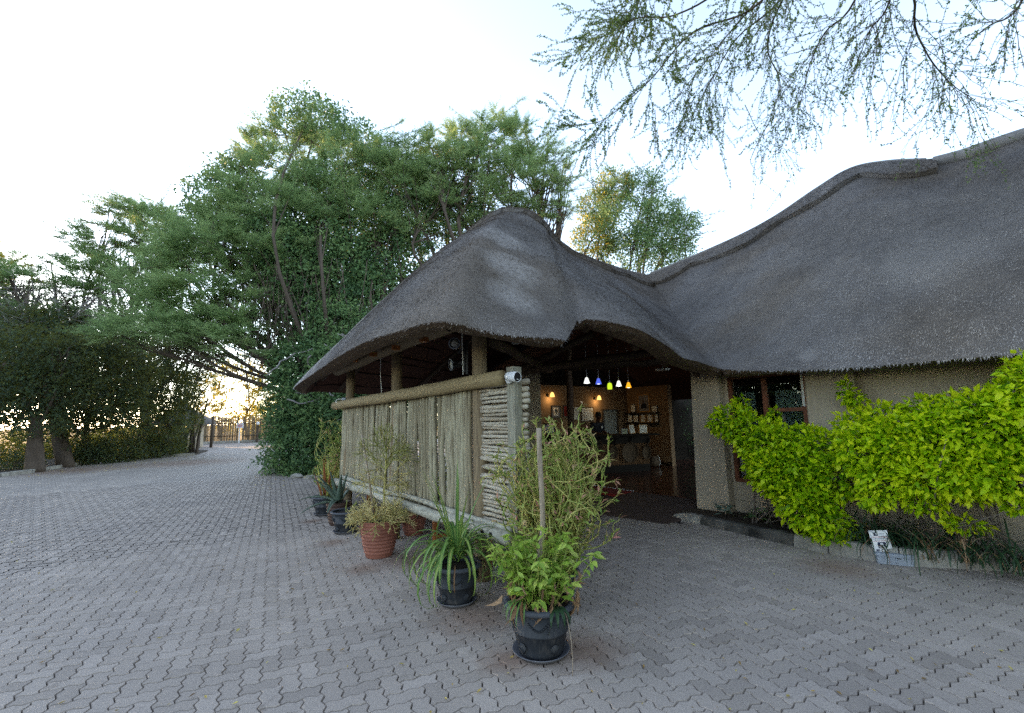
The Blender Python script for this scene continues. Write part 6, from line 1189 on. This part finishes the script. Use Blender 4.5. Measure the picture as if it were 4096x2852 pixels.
# shrubs under them
for k, (u, v, Y, r, kk) in enumerate(((60, 1840, 18.5, 60, .7), (300, 1800, 20.5, 70, .6), (390, 1810, 21, 60, .7), (480, 1790, 22, 70, .7), (570, 1785, 23.6, 60, .8), (640, 1775, 24.6, 60, .8), (690, 1770, 26, 40, 1.1))):
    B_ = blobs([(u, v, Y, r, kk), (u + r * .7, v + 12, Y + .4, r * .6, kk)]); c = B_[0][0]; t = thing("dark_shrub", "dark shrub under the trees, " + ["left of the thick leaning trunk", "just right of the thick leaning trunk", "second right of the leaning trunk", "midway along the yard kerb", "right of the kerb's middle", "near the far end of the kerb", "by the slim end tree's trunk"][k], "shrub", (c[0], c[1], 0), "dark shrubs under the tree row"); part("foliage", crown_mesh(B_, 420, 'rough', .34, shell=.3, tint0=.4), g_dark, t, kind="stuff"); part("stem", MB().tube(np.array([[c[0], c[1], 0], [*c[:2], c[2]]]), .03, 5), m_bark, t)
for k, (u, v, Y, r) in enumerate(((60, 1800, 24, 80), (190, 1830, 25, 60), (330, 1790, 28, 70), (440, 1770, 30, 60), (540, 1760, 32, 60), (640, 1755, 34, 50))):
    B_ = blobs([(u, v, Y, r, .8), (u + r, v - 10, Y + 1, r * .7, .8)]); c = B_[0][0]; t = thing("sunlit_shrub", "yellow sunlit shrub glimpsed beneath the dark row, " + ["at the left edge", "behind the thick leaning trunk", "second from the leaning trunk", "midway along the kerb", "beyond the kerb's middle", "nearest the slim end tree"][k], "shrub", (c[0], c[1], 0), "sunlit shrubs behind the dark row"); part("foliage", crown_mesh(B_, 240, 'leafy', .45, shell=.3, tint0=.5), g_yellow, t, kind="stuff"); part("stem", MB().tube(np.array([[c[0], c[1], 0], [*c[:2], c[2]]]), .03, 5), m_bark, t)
# woods behind, plus unseen masses added to block sun and sky light
def wood_mass(name, label, spots, mat, dens, size, kind='rough', tint0=.45):
    mb = MB(); 
    for (x, y, z, r, rz) in spots:
        m_ = crown_mesh([(np.array([x, y, z]), r, rz)], dens, kind, size, shell=.35, tint0=tint0)
        for v_, t_ in zip(m_.V, m_.T): pass
        for k_, fl_ in m_.F.items():
            for f_ in fl_: mb.F.setdefault(k_, []).append(f_ + mb.n)
        mb.V += m_.V; mb.T += m_.T; mb.n += m_.n
    return tag(part(name, mb, mat, None, kind="stuff"), label, "woodland")
sp_ = []
for k in range(46):
    f = k / 45; x = -28 - 22 * f + rng.normal(0, 2.5); y = 6 + 34 * rng.random(); sp_.append((x - 2, y, rng.uniform(4.6, 8.5), rng.uniform(2.4, 3.6), rng.uniform(2.0, 3.0)))
for k in range(120): sp_.append((rng.uniform(-64, -46), rng.uniform(14, 40), rng.uniform(5.5, 15), rng.uniform(3, 4.5), rng.uniform(2.2, 3.4)))  # tall unseen masses added to keep the low sun off the crowns
for k in range(14): sp_.append((rng.uniform(-27, -22), rng.uniform(-4, 6), rng.uniform(1.5, 5.5), rng.uniform(2.2, 3.2), rng.uniform(2, 2.6)))
for k in range(36): sp_.append((rng.uniform(7, 20), rng.uniform(-12, -3), rng.uniform(1.5, 10.5), rng.uniform(2.2, 3.4), rng.uniform(2, 3)))  # unseen masses added behind right to darken the paving there
wood_mass("woodland", "dim leafy wood behind the dark row, with unseen masses added to block sun and sky light", sp_, g_dark, 9, 1.7)
sp2 = []
for k in range(26): x = rng.uniform(-44, 6); y = 62 + rng.uniform(0, 30); sp2.append((x, y, rng.uniform(.8, 3.4), rng.uniform(2.5, 4.5), rng.uniform(1.4, 2.4)))
wood_mass("far_bush", "yellow-green sunlit bush beyond the reed fence", sp2, g_yellow, 14, 1.0)
for k, (u, v, Y, rs) in enumerate(((985, 1600, 55, ((900, 1560, 40), (960, 1500, 60), (1050, 1590, 60), (1090, 1510, 70), (1000, 1650, 60), (1010, 1560, 45), (880, 1480, 60), (1040, 1450, 70))), (870, 1660, 52, ((830, 1640, 60), (880, 1680, 45), (900, 1630, 40), (840, 1560, 60))), (1110, 1650, 50, ((1080, 1640, 40), (1130, 1600, 50), (1110, 1690, 40))))):
    B_ = blobs([(a, b, Y, r, .55) for a, b, r in rs]); c = yp(u + 8, 1700, Y); tree("sunlit_tree", ["open golden backlit thorn tree beyond the fence, in the middle of the gap", "low golden tree beyond the fence behind the hut", "golden tree beyond the fence beside the creeper thicket"][k], (c[0], c[1]), B_, [(R_(len(B_)), 'acacia', g_yellow, 60, 1.0, .6), (R_(len(B_)), 'leafy', g_yellow, 26, .8, .6)], .16, .5, group="golden trees beyond the fence", twigs=2)

# ================================================================== END OF THE DRIVE
def fencerun(label, p, q, group):
    p, q = np.array(p[:2]), np.array(q[:2]); L = np.linalg.norm(q - p); d = (q - p) / L; t = thing("reed_fence", label, "fence", (*((p + q) / 2), 0), group); mb = MB(); s = 0
    while s < L: h = 2.35 + rng.normal(0, .10); b = p + d * s; mb.tube(np.array([[*b, .05], [*(b + rng.normal(0, .02, 2)), h]]), rng.uniform(.022, .04), 5, True, rng.random()); s += rng.uniform(.05, .085)
    part("reed", mb, m_fencepole, t, kind="stuff")
    for z in (.6, 1.75): part("rail", MB().tube(np.array([[*(p - [0, .06]), z], [*(q - [0, .06]), z]]), .035, 6), m_bark, t)
    for s in np.linspace(0, L, max(2, int(L / 2.6) + 1)): b = p + d * s + np.array([0, .09]); part("post", MB().tube(np.array([[*b, 0], [*b, 2.3]]), .06, 7), m_bark, t)
Lg, Rg = gp(945, 1770), gp(968, 1770)
fencerun("reed fence at the end of the drive, left of the gap behind the hut", gp(680, 1778) + [-3, 0, 0], Lg, "reed fences at the end of the drive"); fencerun("reed fence at the end of the drive, right of the gap behind the sign", Rg, gp(1130, 1766) + [7, .4, 0], "reed fences at the end of the drive")
t = thing("field_gate", "thin rail closing the gap between the two reed fences", "gate", Lg); part("rail", MB().tube(np.array([[*Lg[:2], 1.72], [*Rg[:2], 1.72]]), .03, 6), m_bark, t); part("rail", MB().tube(np.array([[*Lg[:2], .9], [*Rg[:2], .9]]), .02, 6), m_bark, t)
fk = thing("far_kerb", "whitewashed kerb stones along the foot of the reed fences", "kerb", gp(950, 1774)); pts_ = [gp(u, v) for u, v in ((760, 1782), (850, 1775), (950, 1771), (1050, 1768), (1160, 1766))]; pp = cr_interp(pts_, 8)
for a, b in zip(pp, pp[1:]): d = nrm(b - a); part("kerb_stone", MB().box((a + b) / 2 + Z3 * .1, (np.linalg.norm(b - a) * .96, .25, .22), np.stack([d, np.cross(Z3, d), Z3]), bev=.03), m_kerb, fk)
# pole, lamp, notice
pb = gp(843, 1790); t = thing("gate_pole", "bare upright wooden pole standing on the drive before the fence", "pole", pb); part("shaft", MB().tube(np.array([pb, pb + [.05, 0, 1.2], pb + [.02, 0, 2.25]]), [.10, .085, .08], 8), m_bark, t, True); part("cap", MB().tube(np.array([pb + [.02, 0, 2.25], pb + [.02, 0, 2.30]]), .06, 8), m_dark, t)
lb = gp(1040, 1768) - np.array([0, .5, 0]); t = thing("bollard_lamp", "wooden lamp post with a white globe before the far fence", "lamp", lb); part("post", MB().tube(np.array([lb, lb + [0, 0, 1.55]]), .09, 8), m_bark, t); part("globe", MB().lathe([(0, 1.55), (.10, 1.58), (.14, 1.70), (.10, 1.82), (0, 1.86)], lb, 12), m_white, t, True)
sb = gp(981, 1770) - np.array([0, 1.0, 0]); t = thing("notice_sign", "white notice board with red lettering on a white post before the far fence", "sign", sb); part("post", MB().box(sb + [0, 0, .65], (.09, .06, 1.3)), m_white, t); part("board", MB().box(sb + [.05, -.05, 1.55], (.62, .03, .46)), m_white, t)
for z, w in ((1.68, .2), (1.57, .46), (1.45, .36)): part("lettering", MB().box(sb + [.05, -.07, z], (w, .006, .055)), m_red, t)
# thatched guard hut
hb = gp(775, 1794); t = thing("guard_hut", "small thatched guard hut at the bend of the drive, half behind the slim dark tree", "hut", hb); hw = 1.0; c = hb + np.array([-1.7, 1.1, 0]); part("wall", MB().lathe([(1.35, 0), (1.35, 2.0), (1.25, 2.0)], c, 8, close=False), m_wall, t); part("thatch", MB().lathe([(2.05, 1.68), (2.05, 1.84), (1.5, 2.25), (.8, 2.75), (.05, 3.2)], c, 20, close=False), m_thatch, t, True)
part("window", MB().box(c + [.98, -.90, 1.35], (.10, .16, .8)), emit("lit_window", (1, .75, .3), 1.0), t); part("post", MB().tube(np.array([c + [1.7, -.6, 0], c + [1.7, -.6, 1.8]]), .07, 7), m_bark, t)

# ================================================================== OVERHANGING BRANCH (near, from a tree to the right behind us)
ov = thing("overhanging_tree", "small-leaved thorn tree whose branches hang in from the top right over the roof", "tree", (6.5, -3.0, 0)); tp = np.array([6.5, -3., 0]); fork_ = np.array([5.6, -.6, 7.2])
part("trunk", MB().tube(cr_interp([tp, tp + [0, .2, 3.2], fork_], 6), np.linspace(.34, .2, 13), 10, True, .4), m_bark, ov, True)
limbs = MB(); tw = MB(); LTv, LFv = np.array([[0, 0, 0], [.5, -.27, 0], [1, 0, -.05], [.5, .27, 0.]]), {4: np.array([[0, 1, 2, 3]])}; PT, DT, ST = [], [], []
def leafed(P, dens, s0=.018, s1=.038):
    L = np.r_[0, np.cumsum(np.linalg.norm(np.diff(P, axis=0), axis=1))]; n = int(L[-1] * dens)
    for x in rng.uniform(0, L[-1], n): p = np.array([np.interp(x, L, P[:, k]) for k in range(3)]); PT.append(p); DT.append(rng.normal(0, 1, 3) + [0, 0, .1]); ST.append(rng.uniform(s0, s1))
def droopy(p, d, L, r, lev, lf):
    n = 8; P, dd = bend_path(p, d, L, n, .13, rng.uniform(.0, .09)); tw.tube(P, np.linspace(r, max(.0022, r * .45), n + 1), 5 if r > .008 else 4, False, rng.random()); leafed(P[1:], lf * (1.0 if lev == 0 else .7))
    if lev > 0:
        for k in range(rng.integers(3, 6)):
            i = rng.integers(2, n); t_ = nrm(P[i + 1] - P[i] if i < n else dd); droopy(P[i], t_ + rng.normal(0, .5, 3) + [0, 0, -.12], L * rng.uniform(.35, .65), r * .55, lev - 1, lf)
main = [[(3300, -500, 4.2), (3050, 0, 5.0), (2770, 130, 5.6), (2600, 320, 5.9), (2430, 470, 6.2), (2330, 500, 6.4)], [(3200, -400, 4.6), (2900, -60, 5.2), (2700, 60, 5.6), (2560, 70, 5.9), (2490, 110, 6.2), (2400, 150, 6.3)], [(3500, -500, 4.2), (3160, -50, 5.0), (3070, 180, 5.5), (3120, 330, 5.8), (3080, 480, 6.)], [(3600, -500, 4.2), (3420, 0, 4.8), (3300, 130, 5.2), (3240, 260, 5.4), (3200, 420, 5.6)],
        [(3800, -500, 3.8), (3660, 20, 4.5), (3700, 200, 4.9), (3800, 330, 5.2), (3900, 400, 5.3)], [(4300, -400, 3.9), (4080, 20, 4.3), (3960, 100, 4.6), (3880, 160, 4.8)], [(3000, -500, 4.8), (2620, -100, 5.6), (2540, 30, 6.0), (2470, 60, 6.3)], [(3400, -400, 4.6), (3120, 0, 5.2), (2950, 150, 5.6), (2840, 330, 5.9), (2760, 480, 6.1)], [(3300, -300, 4.8), (2980, 60, 5.4), (2860, 200, 5.8), (2700, 400, 6.1)], [(3700, -500, 4.2), (3560, 0, 4.7), (3480, 120, 4.9), (3420, 280, 5.2)]]
for b, path in enumerate(main):
    P = cr_interp([fork_] + [yp(*q) for q in path], 6); tt = np.linspace(0, 1, len(P)); R = .004 + .017 * (1 - tt) ** 1.3 + .08 * np.clip(1 - tt / .2, 0, 1); limbs.tube(P, R, 7, False, .4); vis = [i for i in range(8, len(P))]
    for k in range(30 if b < 5 or b > 5 else 20):
        i = vis[int(len(vis) * rng.random() ** .9)]; i = min(i, len(P) - 2); t_ = nrm(P[i + 1] - P[i]); droopy(P[i], t_ * .8 + rng.normal(0, .5, 3) + [0, 0, -.16], rng.uniform(.4, 1.15), R[i] * .2 + .002, 1, 150 if b in (0, 1, 6) else (84 if b in (7, 8) else 50))
for (u, v, u2, v2) in ((2400, 490, 2230, 480), (3080, 480, 3020, 680), (2440, 560, 2380, 690), (2620, 440, 2620, 640), (2850, 420, 2900, 600), (2980, 420, 3200, 620), (3800, 330, 3900, 440), (3760, 250, 3980, 260)):
    a, b_ = yp(u, v, 6.0), yp(u2, v2, 6.0); P = cr_interp([a, (a + b_) / 2 + np.r_[rng.normal(0, .06, 2), -.08], b_], 6); tw.tube(P, np.linspace(.006, .002, len(P)), 4, False); leafed(P, 30 if u < 3300 else 8)
part("limb", limbs, m_bark, ov, True); part("twig", tw, m_twig, ov, True)
PT, DT, ST = map(np.array, (PT, DT, ST)); part("crown", MB().scatter(LTv, LFv, frames(DT) * ST[:, None, None], PT, np.clip(rng.normal(.5, .2, len(PT)), 0, 1)), g_over, ov, True, kind="stuff")
# dense crown straight overhead, out of the picture, that belongs to the same tree
Bo = [(np.array([5.2, .2, 8.0]), 1.6, .8), (np.array([7.0, -1.5, 8.6]), 2.2, 1.0), (np.array([4.2, -2.4, 8.4]), 1.8, .8)]; part("crown", crown_mesh(Bo, 90, 'leafy', .5), g_over, ov, kind="stuff")

# ================================================================== FALLEN LEAVES
mb = MB(); T, S = [], []
for k in range(320):
    u, v = rng.uniform(-100, 4200), 1800 + 1050 * rng.random() ** 1.3; p = gp(u, v)
    if right_of_kerb(p[None, :2])[0] or beyond_ramp(p[None, :2])[0]: continue
    T.append(p + [0, 0, .008]); S.append(rng.uniform(.015, .042))
for k in range(420): p = np.array([*(LK[2] + (LK[5] - LK[2]) * rng.random() + rng.normal(0, .3, 2) + np.array([.9, -.9]) * rng.random() * 3.), .008]); T.append(p); S.append(rng.uniform(.03, .07))
for k in range(300): p = gp(rng.normal(1080, 60), rng.uniform(1800, 1960)); T.append(p + [0, 0, .008]); S.append(rng.uniform(.03, .06))
T, S = np.array(T), np.array(S); a = rng.uniform(0, 6.28, len(T)); mb.scatter(*leaf_t(.5, .3, -.3, 2), frames(np.c_[np.cos(a), np.sin(a), rng.normal(0, .12, len(T))], roll=.25) * S[:, None, None], T, rng.random(len(T))); tag(part("fallen_leaves", mb, g_litter, None, kind="stuff"), "small dry leaves scattered over the paving", "leaf litter")
